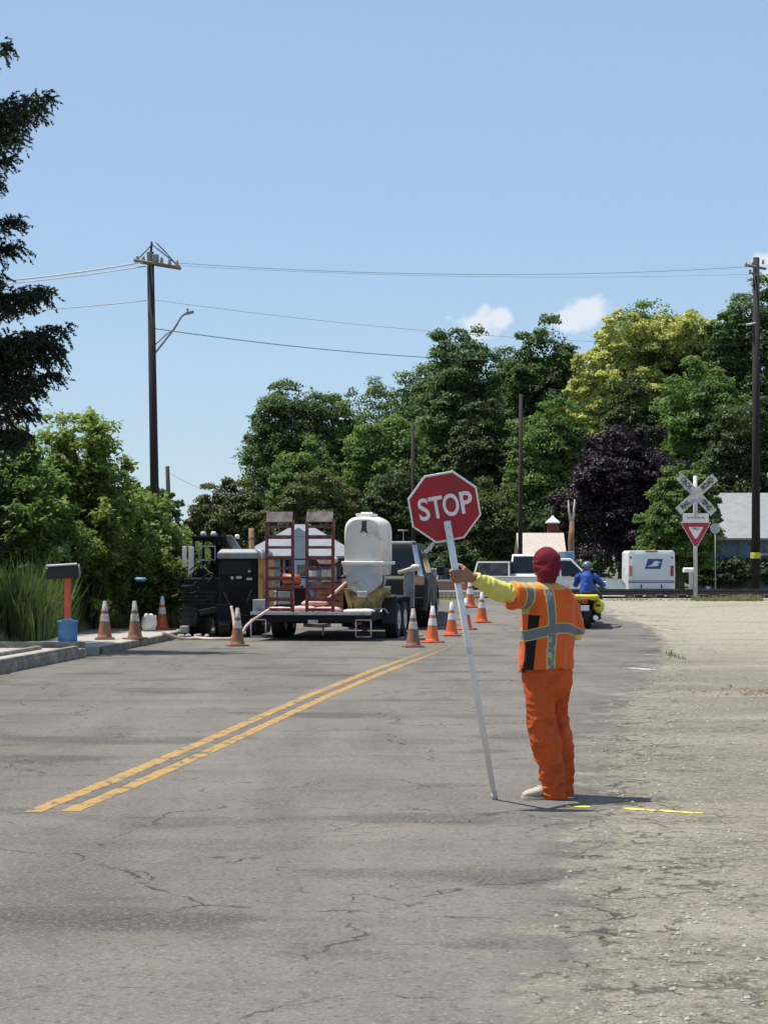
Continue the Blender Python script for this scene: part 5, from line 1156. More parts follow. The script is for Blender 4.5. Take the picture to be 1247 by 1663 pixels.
place_text(text_mesh('YIELD', .085, .002, .0015, .95), (0, -.034, zt_ - .18), (1, 0, 0), (0, 0, 1), 'lettering', M_SRED, y_)
t = empty('round_marker', (GX(1161, 63), 63, gz(0, 63)), 0, 'small round pale disc on a thin post right of the yield triangle', 'marker')
zz = CAMH + (908 - 858) / (FPX / 63) - gz(0, 63)
mb = MB(); mb.tube([(0, 0, zz), (0, .02, zz)], .15, 20); mb.build('disc', M_LGREY, t); mb = MB(); mb.tube([(0, .03, 0), (0, .03, zz)], .018, 6); mb.build('post', M_GREY, t)
t = empty('mailbox', (GX(1119, 64), 64, gz(0, 64)), R(10), 'white mailbox on a pale post beside the crossing sign', 'mailbox')
zz = CAMH + (908 - 926) / (FPX / 64) - gz(0, 64)
mb = MB(); mb.prism(arch, (-.19, 0, zz - .06), (0, .8, 0), (0, 0, .62), (.38, 0, 0)); mb.build('box', M_WHITE, t, .006); mb = MB(); mb.box((.04, 0, zz / 2 - .05), (.10, .10, zz)); mb.build('post', M_LGREY, t, .006)

# ------------------------------------------------------------------ white mail truck
t = empty('mail_truck', (GX(1057, 86), 86, -.15), R(-2), 'boxy white mail truck seen from behind with a blue eagle emblem on its door', 'mail truck')
mb = MB(); mb.rings([[Vector((x * w_, y, z)) for x, z in ((-.93, .38), (-.95, 1.2), (-.93, 2.04), (-.86, 2.13), (.86, 2.13), (.93, 2.04), (.95, 1.2), (.93, .38))] for y, w_ in ((0, .99), (.05, 1), (3.0, 1), (3.25, .96))], 0, False)
mb.rings([[Vector((x * w_, y, z)) for x, z in ((-.9, .42), (-.92, zt2), (.92, zt2), (.9, .42))] for y, w_, zt2 in ((3.1, 1, 1.2), (4.1, .92, 1.12), (4.25, .85, 1.0))], 0, False)
body = mb.build('body', M_WHITE, t, .03, 3)
mb = MB(); mb.box((0, -.005, 1.32), (1.46, .03, 1.42)); dr = mb.build('rear_door', mat('door_white', (.74, .75, .76), .4, .04, 3, 0), t, .01)
mb = MB(); mb.prism([(-.34, -.20), (.28, -.20), (.38, .20), (-.22, .20)], (.08, -.024, 1.60), (1, 0, 0), (0, 0, 1), (0, .006, 0)); em = mb.build('emblem', mat('emblem_blue', (.03, .06, .24), .4, .05, 3, 0), dr)
mb = MB(); mb.prism([(-.26, -.12), (-.05, -.02), (.02, .10), (.14, .12), (.30, .05), (.20, .02), (.16, -.04), (.26, -.06), (.05, -.10), (-.10, -.10)], (.08, -.030, 1.60), (1, 0, 0), (0, 0, 1), (0, .005, 0)); mb.build('eagle_mark', M_SWHT, em)
for z, c_, nm in ((.92, 'stripe_red', (.45, .03, .03)), (.86, 'stripe_blue', (.04, .08, .30))):
    mb = MB(); mb.box((0, -.024, z), (1.84, .012, .03)); mb.build(c_, mat(c_, nm, .4, .05, 3, 0), t)
for s_ in (-1, 1):
    mb = MB(); mb.box((s_ * .82, -.012, 1.32), (.12, .05, .42)); lm = mb.build('tail_light', M_ORGL if s_ < 0 else M_REDL, t, .01)
    mb = MB(); mb.box((s_ * .82, -.012, 1.85), (.08, .04, .08)); mb.build('marker_light', M_REDL, t, .01)
    mb = MB(); mb.tube([(s_ * .92, 3.3, 1.6), (s_ * 1.12, 3.3, 1.65), (s_ * 1.12, 3.3, 1.45)], .02, 6); mb.box((s_ * 1.12, 3.3, 1.5), (.14, .04, .24)); mb.build('mirror', M_BLK, t)
    mb = MB(); mb.box((s_ * .4, -.026, .70), (.05, .02, .14)); mb.build('latch', M_DARK, t)
    for y in (.75, 3.35): wheel(t, s_ * .76, y, .33, .2)
mb = MB(); mb.box((0, -.10, .46), (1.75, .12, .16)); mb.build('bumper', M_DARK, t, .01)
mb = MB(); mb.box((0, .0, 2.10), (.5, .05, .05)); mb.build('roof_light_bar', M_REDL, t, .01)

# ------------------------------------------------------------------ other vehicles beyond the track
def car(name, label, x, y, rz, L_, Wd, H_, m, kind='pickup', cat='car', group='vehicles parked beyond the railway'):
    t = empty(name, (x, y, -.15), rz, label, cat, group); hw = Wd / 2      # +Y is forward
    if kind == 'pickup': low = [(0, .45), (.05, 1.12), (L_ * .36, 1.12), (L_ * .70, 1.12), (L_ * .97, 1.02), (L_, .8), (L_ * .99, .42), (L_ * .5, .38)]; cab = (L_ * .37, L_ * .40, L_ * .60, L_ * .74)
    else: low = [(0, .42), (.02, .85), (.3, .98), (L_ * .62, .98), (L_ * .96, .80), (L_, .6), (L_ * .99, .36), (L_ * .5, .32)]; cab = (L_ * .10, L_ * .24, L_ * .55, L_ * .70)
    mb = MB(); n = len(low)
    ring = lambda w_, sh: [Vector((w_, y_ * (1 - sh) + L_ / 2 * sh, z_)) for y_, z_ in low]
    mb.rings([ring(-hw * .9, .03), ring(-hw, 0), ring(hw, 0), ring(hw * .9, .03)], 0, False); body = mb.build('body', m, t, .04, 3)
    zb = 1.08 if kind == 'pickup' else .94
    y0, y1, y2, y3 = cab; mb = MB(); cp = [(y0, zb), (y1, H_), (y2, H_), (y3, zb)]
    mb.rings([[Vector((w_ * (1 if z_ == zb else .86), y_, z_)) for y_, z_ in cp] for w_ in (-hw * .93, hw * .93)], 0, False); cb = mb.build('cabin', m, t, .03, 3)
    for s_ in (-1, 1):
        def P3(y_, z_):
            f = (z_ - zb) / (H_ - zb); return Vector((s_ * (hw * .93 * (1 - .14 * f) + .008), y_, z_))
        zb1, zt1 = zb + .05, H_ - .09; yl = lambda z_: y0 + (y1 - y0) * (z_ - zb) / (H_ - zb) + .10; yr = lambda z_: y3 - (y3 - y2) * (z_ - zb) / (H_ - zb) - .10; ym = (y1 + y2) / 2 + .1
        for a, b2 in ((yl, lambda z_: ym - .04), (lambda z_: ym + .04, yr)):
            vs = [P3(a(zb1), zb1), P3(b2(zb1), zb1), P3(b2(zt1), zt1), P3(a(zt1), zt1)]; vs += [v - Vector((s_ * .02, 0, 0)) for v in vs]
            mb = MB(); mb.add(vs, [(0, 1, 2, 3), (4, 5, 6, 7), (0, 1, 5, 4), (1, 2, 6, 5), (2, 3, 7, 6), (3, 0, 4, 7)]); mb.build('side_window', M_GLASS, cb)
        mb = MB(); mb.box((s_ * (hw + .08), y2 + .25, zb + .06), (.16, .08, .14)); mb.build('mirror', m, t, .02)
        mb = MB(); mb.box((s_ * hw * .78, .0, .86 if kind != 'pickup' else .95), (.22, .06, .2)); mb.build('tail_light', M_REDL, t, .02)
        mb = MB(); mb.box((s_ * hw * .74, L_ - .02, .74), (.3, .08, .16)); mb.build('headlight', M_LGREY, t, .02)
        mb = MB(); mb.box((s_ * (hw + .004), ym - .2, .98 if kind == 'pickup' else .84), (.02, .16, .03)); mb.build('door_handle', M_CHROME, t)
        for yy in (L_ * .19, L_ * .81): wheel(t, s_ * (hw - .10), yy, .36, .24)
    for (ya, za), (yb_, zb_), s_ in (((y0, zb), (y1, H_), -1), ((y3, zb), (y2, H_), 1)):
        a = Vector((0, ya, za)).lerp(Vector((0, yb_, zb_)), .10); b2 = Vector((0, ya, za)).lerp(Vector((0, yb_, zb_)), .90); w1, w2 = hw * .80, hw * .72
        o_ = Vector((0, s_ * .012, .006)); vs = [a + Vector((-w1, 0, 0)) + o_, a + Vector((w1, 0, 0)) + o_, b2 + Vector((w2, 0, 0)) + o_, b2 + Vector((-w2, 0, 0)) + o_]; vs += [v - o_ * 2 for v in vs]
        mb = MB(); mb.add(vs, [(0, 1, 2, 3), (4, 5, 6, 7), (0, 1, 5, 4), (1, 2, 6, 5), (2, 3, 7, 6), (3, 0, 4, 7)]); mb.build('windscreen' if s_ > 0 else 'rear_window', M_GLASS, cb)
    mb = MB(); mb.box((0, L_ + .0, .52), (Wd * .9, .12, .18)); mb.build('front_bumper', M_DARK, t, .03); mb = MB(); mb.box((0, -.04, .50), (Wd * .9, .12, .18)); mb.build('rear_bumper', M_DARK, t, .03)
    return t
car('pickup_truck', 'white pickup truck side on behind the flagger, bed to the left', GX(790, 84), 84, R(-86), 5.3, 1.95, 1.82, M_WHITE, 'pickup', 'pickup')
car('parked_car', 'pale grey car with a rounded dark window left of the white pickup cab', GX(815, 95), 95, R(168), 4.4, 1.8, 1.70, mat('grey_beige_paint', (.12, .125, .115), .35, .08, 4, 0), 'sedan')
car('delivery_van', 'white cab with mirror standing behind the pickup bed', GX(852, 97), 95.5, R(175), 3.6, 1.5, 2.0, M_WHITE, 'pickup', 'van')
car('parked_car', 'dark car far ahead of the cones, left of the planter', GX(668, 84), 80, R(-20), 4.4, 1.8, 1.45, M_BLK, 'sedan')

# ------------------------------------------------------------------ stop paddle
pb = Vector((*gpt(803, 1303), .024)); pb.z = .024
sc_ = W(722, 825, 14.03); ptop = pb.lerp(sc_, .955)
pu = (sc_ - pb).normalized(); pn = Vector((0, -1, 0)); pn = (pn - pu * pn.dot(pu)).normalized(); pr = pu.cross(pn) * -1
pr = pn.cross(pu) * -1 if (pn.cross(pu)).x < 0 else pn.cross(pu)
pad = empty('stop_paddle', pb, 0, 'red octagonal stop paddle on a long white pole held upright by the flagger', 'stop sign')
def PL(r, u, n): return pr * r + pu * u + pn * n           # local to the paddle base
hS = (sc_ - pb).length
mb = MB(); mb.tube([PL(0, .0, 0), PL(0, hS * .5, 0), PL(0, hS * .955, 0)], [.0185, .021, .0235], 20); mb.build('pole', M_PVC, pad)
mb = MB(); mb.tube([PL(0, -.001, 0), PL(0, .05, 0)], .0205, 16); mb.build('pole_tip', M_LGREY, pad)
def octo(Rr): return [(Rr * math.cos(R(22.5 + 45 * k)), Rr * math.sin(R(22.5 + 45 * k))) for k in range(8)]
RO = .2475
mb = MB(); mb.prism(octo(RO), PL(0, hS, -.034), pr, pu, pn * .008); sp = mb.build('sign_panel', M_SWHT, pad, .0015)
mb = MB(); mb.prism(octo(RO - .013), PL(0, hS, -.026), pr, pu, pn * .0012); mb.build('red_face', M_SRED, sp)
mb = MB(); mb.prism(octo(RO - .013), PL(0, hS, -.0352), pr, pu, pn * .0012); mb.build('back_face', mat('sign_orange_back', (.70, .22, .03), .5, .05, 4, 0), sp)
for ch, off, wx in (('S', -.136, 1.0), ('T', -.052, .92), ('O', .044, .84), ('P', .142, 1.05)):
    place_text(text_mesh(ch, .205, .0038, .0008, .80 * wx), PL(off, hS + .0, -.0235), pr, pu, 'letter', M_SWHT, sp)
mb = MB(); mb.prism([(-.13, -.235), (-.085, -.205), (-.13, -.27), (-.165, -.29), (-.185, -.275)], PL(.0, hS, -.045), pr, pu, pn * .004); mb.build('tape_tag', M_LGREY, sp)
for u in (-.12, -.19):
    mb = MB(); mb.tube([PL(0, hS + u, -.034), PL(0, hS + u, .027)], .007, 8); mb.build('bolt', M_CHROME, pad)

# ------------------------------------------------------------------ the flagger
TH = R(40); PD = 14.62; proot = Vector((GX(890, PD), PD, .024))
Rt = Matrix.Rotation(-TH, 3, 'Z')
def pl(px, py, dd=0): return Rt @ (W(px, py, PD + dd) - proot)
def l2(v): return Rt @ (Vector(v) - proot)
PXM = FPX / PD
def bring(py, cx, hw, b, dd=0, n=36, tw=0):
    """horizontal body section: hw = half width as seen, b = half depth"""
    hw /= PXM; c = pl(cx, py, dd); th = TH + tw; q = hw * hw - (b * math.sin(th)) ** 2; a = math.sqrt(max(q, .0016)) / math.cos(th)
    out = []
    for k in range(n):
        f = 2 * PI * k / n; ca, sa = math.cos(f), math.sin(f)
        x = math.copysign(abs(ca) ** .88, ca) * a; y = math.copysign(abs(sa) ** .88, sa) * b
        out.append(c + Vector((x * math.cos(tw) - y * math.sin(tw), x * math.sin(tw) + y * math.cos(tw), 0)))
    return out
S_L = pl(858, 968, -.12); E_L = pl(808, 960, -.28); Wr_L = pl(770, 938, -.40)
uL = Rt @ pu
tH = .775; hand = l2(pb.lerp(sc_, tH))            # point on the pole axis inside the fist
def ridge(v, s, o=0): return 1 - abs(mnoise.noise(v * s + Vector((o, o, o)))) * 2

# hand directions in local frame
near = Rt @ Vector((0, -1, 0)); near = (near - uL * near.dot(uL)).normalized(); left = Rt @ Vector((-1, 0, 0)); left = (left - uL * left.dot(uL) - near * left.dot(near)).normalized()
def around(ang, r, u): return hand + (left * -math.cos(R(ang)) + near * math.sin(R(ang))) * r + uL * u   # 0 = right, 90 = near, 180 = left, 270 = far
body = MB()
body.tube([pl(888, 1112), pl(888, 1080), pl(889, 1030), pl(890, 985), pl(888, 955), pl(886, 945)], [(.06, .085), (.075, .11), (.085, .12), (.085, .13), (.06, .09), (.05, .055)], 20)
body.tube([pl(886, 955), pl(885.5, 930)], [.062, .060], 16)
hc = pl(885.5, 914)
body.blob(hc, (.070, .088, .108), 20); body.blob(hc + Vector((0, .035, -.045)), (.052, .055, .065), 16)       # skull, jaw
body.blob(hc + Vector((0, .098, -.018)), (.014, .020, .024), 10); body.blob(hc + Vector((0, .075, -.058)), (.026, .018, .010), 10)
for s_ in (-1, 1): body.blob(hc + Vector((s_ * .064, .004, -.01)), (.010, .018, .030), 10)
body.tube([pl(880, 962, -.05), S_L, E_L, Wr_L, Wr_L.lerp(hand, .25)], [.062, .055, .044, .030, .030], 16)
S_R = pl(920, 970, .11); E_R = pl(934, 1030, .10); Wr_R = E_R + Vector((-.10, .22, .02))
body.tube([pl(898, 962, .05), S_R, E_R, Wr_R], [.062, .055, .044, .030], 16)
# right hand resting in front
for i, o_ in enumerate((-.03, -.01, .01, .028)):
    k_ = Wr_R + Vector((-.03, .07, o_)); body.tube([Wr_R + Vector((-.01, .02, o_ * .6)), k_, k_ + Vector((-.025, .025, -.004)), k_ + Vector((-.045, .018, -.01))], [.012, .011, .0095, .008], 8)
body.blob(Wr_R + Vector((-.015, .04, 0)), (.020, .05, .045), 12); body.tube([Wr_R + Vector((0, .02, .03)), Wr_R + Vector((-.02, .06, .06)), Wr_R + Vector((-.03, .08, .062))], [.014, .011, .009], 8)
# gripping left hand: palm on the near right of the pole, fingers close around its left and far side
palm0 = Wr_L.lerp(hand, .2); kn = around(75, .050, 0)
for uo in (-.030, -.010, .010, .030):
    body.tube([palm0 + uL * uo * .7, palm0.lerp(around(60, .052, uo), .55), around(50, .050, uo), around(80, .046, uo)], [.020, .018, .017, .013], 10)
for i, (uo, rr_, a3) in enumerate(((.036, .0100, 262), (.0125, .0103, 272), (-.0115, .0100, 266), (-.034, .0086, 250))):
    body.tube([around(72, .048, uo), around(105, .043, uo + .001), around(140, .0385, uo), around(180, .0350, uo - .001), around(222, .0338, uo - .002), around(a3, .0335, uo - .003)], [rr_ * 1.2, rr_ * 1.18, rr_, rr_ * 1.02, rr_ * .95, rr_ * .8], 10)
body.tube([palm0 + uL * .02 + near * .002, around(18, .058, .042), around(-8, .045, .056), around(-50, .037, .060), around(-78, .0355, .058)], [.018, .0155, .013, .0115, .0095], 10)
# legs inside the trousers and feet inside shoes
LL_ = [(876, 1105, -.06), (877, 1162, -.06), (885, 1203, -.06), (892, 1245, -.06), (898, 1287, -.06)]
RL_ = [(903, 1110, .09), (903.5, 1162, .12), (909, 1204, .14), (912, 1245, .15), (915, 1288, .16)]
for pts in (LL_, RL_): body.tube([pl(*p) for p in pts], [.040, .048, .045, .042, .034], 14)
bme = remeshed(body, .0042, 3)
person = meshobj('person', bme, M_SKIN); person.location = proot; person.rotation_euler = (0, 0, TH)
tag(person, 'road worker in orange vest and trousers, left arm stretched out holding the stop paddle', 'person')
for s_ in (-1, 1):
    mb = MB(); mb.blob(hc + Vector((s_ * .030, .082, .006)), (.011, .008, .008), 10); mb.build('eye', M_SWHT, person)

# hat: knitted maroon cap coming down over the nape
hat = MB(); cH = pl(886.5, 912)
hat.blob(cH + Vector((0, -.005, .004)), (.086, .100, .096), 28); hat.blob(cH + Vector((0, -.008, -.032)), (.086, .098, .078), 24)
hat.tube([cH + Vector((-.012, -.028, -.05)), pl(882.5, 944) + Vector((0, -.025, 0))], [.074, .060], 22)
def hatfn(v, n): 
    return v + n * (.006 * mnoise.noise(v * 14) + .006 * ridge(Vector((v.x, v.y, v.z * 2.5)), 9) * (1 if v.z < cH.z else .3))
hme = remeshed(hat, .006, 5, hatfn)
bm = bmesh.new(); bm.from_mesh(hme); kill = [v for v in bm.verts if v.co.y > cH.y + .086 and v.co.z < cH.z + .020]; bmesh.ops.delete(bm, geom=kill, context='VERTS'); bm.to_mesh(hme); bm.free()
b_ = NB('maroon_knit'); v_ = b_.tc.outputs['Object']; wv = b_.n('ShaderNodeTexWave', wave_type='BANDS', bands_direction='Z'); b_.put(wv.inputs[0], v_); wv.inputs['Scale'].default_value = 45; wv.inputs['Distortion'].default_value = 2
b_.bump(b_.M('ADD', wv.outputs['Fac'], b_.noise(v_, 120, 2)), .35, .002)
M_HAT = b_.done(b_.mix(b_.noise(v_, 9, 4), (.105, .010, .020), (.19, .022, .036)), .95, spec=.15)
meshobj('hat', hme, M_HAT, person)

# vest
vest = MB()
vest.rings([bring(946, 886, 16, .06), bring(951, 886.5, 24, .075), bring(957, 888, 35, .095), bring(966, 889, 41, .112), bring(985, 890, 43.5, .13), bring(1008, 890.5, 43.5, .135),
            bring(1035, 889.5, 43, .130), bring(1060, 887, 42.5, .130), bring(1080, 885.5, 42.5, .140), bring(1090, 885, 43, .146)])
vest.blob(pl(915, 975, .02), (.07, .07, .09), 16)
vest.tube([pl(880, 967, -.03), pl(861, 967, -.11), pl(845, 967, -.165), pl(829, 966, -.215)], [.088, .084, .088, .098], 24)
vest.tube([pl(903, 968, .05), pl(920, 978, .10), pl(929, 1002, .10), pl(933.5, 1030, .085)], [.080, .070, .062, .066], 22)
zv = lambda py: pl(890, py).z
def vestfn(v, n):
    lo = max(0, min(1, (1.25 - v.z) / .35)); a = mnoise.noise(Vector((v.x * 5, v.y * 5, v.z * 2.2))); f = ridge(Vector((v.x * 1.3, v.y * 1.3, v.z * .45)), 9, 3)
    return v + n * (.014 * a + .013 * f * (.35 + lo) + .004 * mnoise.noise(v * 22))
vme = remeshed(vest, .0075, 5, vestfn)
# open the hem
bm = bmesh.new(); bm.from_mesh(vme); kill = [v for v in bm.verts if v.co.z < zv(1086) + .010 * mnoise.noise(v.co * 7) + (-.03 if (v.co.y > .02 and v.co.x < 0) else 0)]
bmesh.ops.delete(bm, geom=kill, context='VERTS'); bm.to_mesh(vme); bm.free()
b_ = NB('hi_vis_vest'); v_ = b_.tc.outputs['Object']; wv_ = b_.warp(v_, 6, .018); x_, y_, z_ = b_.sep(wv_)[0:3]
def band(val, c, hw): return b_.M('SUBTRACT', 1, b_.ss(b_.M('ABSOLUTE', b_.M('SUBTRACT', val, c)), hw - .0015, hw + .0015))
sL = b_.M('MULTIPLY', x_, -1.0)
colr = b_.mix(b_.noise(v_, 5, 5), (.58, .092, .014), (.74, .135, .022))
# vertical stripe (leans a little) and its lime borders; second one over the other shoulder blade
vs_ = b_.M('ADD', sL, b_.M('MULTIPLY', b_.M('SUBTRACT', z_, 1.25), .04))
backside = b_.M('LESS_THAN', y_, -.02)
below = b_.M('SUBTRACT', 1, b_.ss(z_, zv(1032), zv(1022)))
lime_v = b_.M('MULTIPLY', band(vs_, .078, .036), backside); grey_v = b_.M('MULTIPLY', band(vs_, .078, .027), backside)
zc_ = b_.M('SUBTRACT', zv(1017), b_.M('MULTIPLY', b_.M('MULTIPLY', x_, x_), 1.1))
lime_h = b_.M('MULTIPLY', band(z_, 0, 5), b_.M('SUBTRACT', 1, b_.ss(b_.M('ABSOLUTE', b_.M('SUBTRACT', z_, zc_)), .0355, .038)))
grey_h = b_.M('SUBTRACT', 1, b_.ss(b_.M('ABSOLUTE', b_.M('SUBTRACT', z_, zc_)), .029, .0315))
A_ = (pl(829, 966, -.215) - pl(861, 967, -.11)).normalized(); S0 = pl(850, 967, -.155)
dp = b_.n('ShaderNodeVectorMath', operation='DOT_PRODUCT'); b_.put(dp.inputs[0], wv_); dp.inputs[1].default_value = A_; tA = b_.M('SUBTRACT', dp.outputs['Value'], S0.dot(A_))
up_ = b_.M('GREATER_THAN', z_, zv(995)); lf_ = b_.M('LESS_THAN', x_, -.10)
slv = b_.M('MULTIPLY', up_, lf_)
lime_s = b_.M('MULTIPLY', band(tA, 0, .041), slv); grey_s = b_.M('MULTIPLY', band(tA, 0, .029), slv)
cuff = b_.M('MULTIPLY', b_.M('GREATER_THAN', tA, .117), slv)
# black mesh side panel
pan = b_.M('MULTIPLY', band(b_.M('ADD', y_, b_.M('MULTIPLY', b_.M('SUBTRACT', z_, 1.1), .10)), -.038, .036), b_.M('MULTIPLY', b_.M('LESS_THAN', x_, -.115), b_.M('LESS_THAN', z_, zv(996))))
pan = b_.M('MULTIPLY', pan, b_.M('SUBTRACT', 1, grey_h))
frontlime = b_.M('MULTIPLY', b_.M('MULTIPLY', band(b_.M('ADD', y_, b_.M('MULTIPLY', b_.M('SUBTRACT', z_, 1.1), .10)), .012, .010), b_.M('LESS_THAN', x_, -.1)), b_.M('LESS_THAN', z_, zv(1000)))
collar = b_.M('GREATER_THAN', z_, b_.M('ADD', zv(955), b_.M('MULTIPLY', b_.M('ABSOLUTE', x_), .05)))
LIME = (.44, .45, .17); GREYR = b_.mix(b_.noise(v_, 40, 3), (.12, .135, .14), (.19, .205, .21))
lime = b_.M('MAXIMUM', b_.M('MAXIMUM', lime_v, lime_h), lime_s, clamp=True)
grey = b_.M('MAXIMUM', b_.M('MAXIMUM', grey_v, grey_h), grey_s, clamp=True)
colr = b_.mix(pan, colr, (.012, .010, .010)); colr = b_.mix(lime, colr, LIME); colr = b_.mix(grey, colr, GREYR)
# worn flaking on the lower vertical stripe
fl = b_.M('MULTIPLY', b_.M('MULTIPLY', b_.ss(b_.noise(b_.warp(v_, 20, .05), 26, 4), .5, .56), below), grey_v); colr = b_.mix(b_.M('MULTIPLY', fl, .8), colr, LIME)
colr = b_.mix(b_.M('MULTIPLY', collar, .6), colr, (.62, .42, .10))
colr = b_.mix(b_.M('MULTIPLY', cuff, .5), colr, (.42, .07, .02))
b_.bump(b_.noise(v_, 160, 2), .25, .001)
M_VEST = b_.done(colr, .78, spec=.2); b_.b.inputs['Sheen Weight'].default_value = .1
vo = meshobj('vest', vme, M_VEST, person)
sol = vo.modifiers.new('cloth', 'SOLIDIFY'); sol.thickness = .003; sol.offset = -1

# yellow sleeve
slm = MB(); pth = [E_L.lerp(S_L, .5), E_L, E_L.lerp(Wr_L, .33), E_L.lerp(Wr_L, .66), Wr_L + (E_L - Wr_L) * .02]
slm.tube(pth, [.062, .066, .060, .050, .040], 22)
aL = (Wr_L - E_L).normalized()
def slf(v, n):
    t = (v - E_L).dot(aL); return v + n * (.009 * ridge(Vector((v.x, v.y, v.z)) + aL * t * 1.2, 13, 4) + .007 * mnoise.noise(v * 22) - .003)
sme = remeshed(slm, .006, 3, slf)
M_YSL = mat('yellow_cloth', (.62, .56, .13), .85, .12, 9, .3, bdist=.002)
meshobj('sleeve', sme, M_YSL, person)
slm = MB(); slm.tube([S_R.lerp(E_R, .6), E_R, E_R.lerp(Wr_R, .5), Wr_R], [.058, .056, .050, .038], 20); meshobj('sleeve', remeshed(slm, .007, 3), M_YSL, person)

# trousers
tro = MB()
tro.rings([bring(1078, 887, 39, .125), bring(1095, 887.5, 39, .13), bring(1110, 888, 37.5, .125), bring(1122, 888, 33, .115), bring(1135, 888, 24, .08)])
def leg(pts, rads): tro.tube([pl(*p) for p in pts], [(r / PXM * 1.0, r / PXM * 1.08) for r in rads], 24)
leg([(873, 1108, -.055), (876, 1135, -.06), (877, 1162, -.06), (881, 1185, -.06), (887.5, 1210, -.06), (892.5, 1239, -.06), (898, 1272, -.06), (899.5, 1296, -.06)], [23, 21.5, 20.5, 20, 20, 18, 16, 17])
leg([(905, 1108, .07), (903, 1135, .10), (903.5, 1162, .12), (907, 1185, .13), (910, 1210, .14), (912, 1239, .15), (913.5, 1272, .16), (915, 1299, .16)], [20, 17, 16, 16, 16, 15, 13.5, 13.5])
def trofn(v, n):
    low = max(0, min(1, (.75 - v.z) / .45)); q = Vector((v.x * 1.0, v.y * 1.0, v.z * .9)); d1 = ridge(Vector((v.x + v.z * .7, v.y, v.z * .8 - v.x)), 8, 7); d2 = ridge(Vector((v.x - v.z * .5, v.y, v.z * 1.1)), 15, 2)
    stack = .004 * math.sin(v.z * 95 + 6 * mnoise.noise(q * 7)) * max(0, min(1, (.30 - v.z) / .2))
    return v + n * ((.007 + .008 * low) * d1 + (.003 + .006 * low) * d2 + .006 * mnoise.noise(v * 6) + stack)
tme = remeshed(tro, .0065, 4, trofn)
M_TRO = mat('red_orange_trousers', (.52, .088, .022), .85, .14, 6, .3, dirt=(.30, .05, .02), dirtamt=.35, dscale=4, spec=.2, bdist=.002)
to = meshobj('trousers', tme, M_TRO, person)
# seams and pocket flap
mb = MB(); 
for a, b2 in (((899, 1128), (886, 1120)), ((886, 1120), (880, 1126))): pass
# shoes: loft along the foot
M_SHOE = mat('tan_work_shoe', (.40, .34, .27), .8, .15, 12, .3, dirt=(.26, .2, .15), dirtamt=.5, dscale=9)
M_SOLE = mat('pale_shoe_sole', (.44, .40, .33), .8, .1, 12, .2)
def shoe(heel, toe, nm='shoe'):
    heel, toe = Vector(heel), Vector(toe); ax = (toe - heel); Lf = ax.length; ax.normalize(); sx = Vector((-ax.y, ax.x, 0))
    prof = [(0, .028, .050), (.03, .038, .085), (.18, .042, .105), (.34, .040, .100), (.48, .043, .082), (.62, .050, .066), (.78, .052, .055), (.90, .044, .044), (.98, .026, .030), (1.0, .012, .018)]
    mb = MB(); rs = []
    for t, w_, h_ in prof:
        c = heel + ax * Lf * t; rs.append([c + sx * (w_ * math.copysign(abs(math.cos(2 * PI * k / 20)) ** .8, math.cos(2 * PI * k / 20))) + Vector((0, 0, .016 + h_ * (.5 + .5 * math.sin(2 * PI * k / 20)))) for k in range(20)])
    mb.rings(rs); so_ = mb.build(nm, M_SHOE, person)
    mb = MB(); rs = []
    for t, w_, h_ in prof: c = heel + ax * (Lf * (t * 1.02 - .01)); rs.append([c + sx * (w_ + .004) * a + Vector((0, 0, z)) for a, z in ((-1, .001), (1, .001), (1, .022), (-1, .022))])
    mb.rings(rs, 0, False); mb.build('sole', M_SOLE, so_, .002)
    for i in range(4):
        c = heel + ax * Lf * (.46 + i * .07) + Vector((0, 0, .016 + .090 - i * .010)); mb = MB(); mb.tube([c - sx * .022, c + Vector((0, 0, .004)), c + sx * .022], .003, 6); mb.build('lace', M_SWHT, so_)
def flat(px, dd): v = Rt @ (Vector((GX(px, PD + dd), PD + dd, .024)) - proot); return v
shoe(flat(913, -.03), flat(847, -.10)); shoe(flat(925, .17), flat(870, .15))

# ------------------------------------------------------------------ motorcycle and its rider
MX, MY = GX(953, 48.6), 48.6; mz = gz(0, MY) + .024; HM = -.16
t = empty('motorcycle', (MX, MY, mz), HM, 'black touring motorcycle with yellow saddlebags riding away behind the flagger', 'motorcycle')
def torus(mb, c, Rr, rr_, wx, m=0, n=28, k=12):
    rs = []
    for i in range(n):
        a = 2 * PI * i / n; rs.append([Vector(c) + Vector((math.cos(2 * PI * j / k) * wx, math.cos(a) * (Rr + rr_ * math.sin(2 * PI * j / k)), math.sin(a) * (Rr + rr_ * math.sin(2 * PI * j / k)))) for j in range(k)])
    rs.append(rs[0]); mb.rings(rs, m, True, False)
for y, wx in ((.0, .085), (1.62, .065)):
    mb = MB(); torus(mb, (0, 0, 0), .25, .075, wx); w_ = mb.build('wheel', M_TIRE, t, loc=(0, y + .1, .325)); mb = MB(); mb.tube([(-.04, 0, 0), (.04, 0, 0)], .20, 20); mb.build('hub', M_GREY, w_)
mb = MB(); mb.rings([[Vector((x * w_, y, z0 + zz_ * h_)) for x, zz_ in ((-1, 0), (1, 0), (1.0, .7), (.6, 1), (-.6, 1), (-1.0, .7))] for y, w_, z0, h_ in ((-.28, .10, .62, .10), (-.1, .13, .55, .22), (.4, .16, .40, .38), (.9, .19, .40, .58), (1.3, .17, .50, .50), (1.5, .10, .75, .25))]); mb.build('body', M_BLK, t, .02)
mb = MB(); mb.box((0, .75, .38), (.50, .5, .34)); mb.build('engine', M_DARK, t, .04)
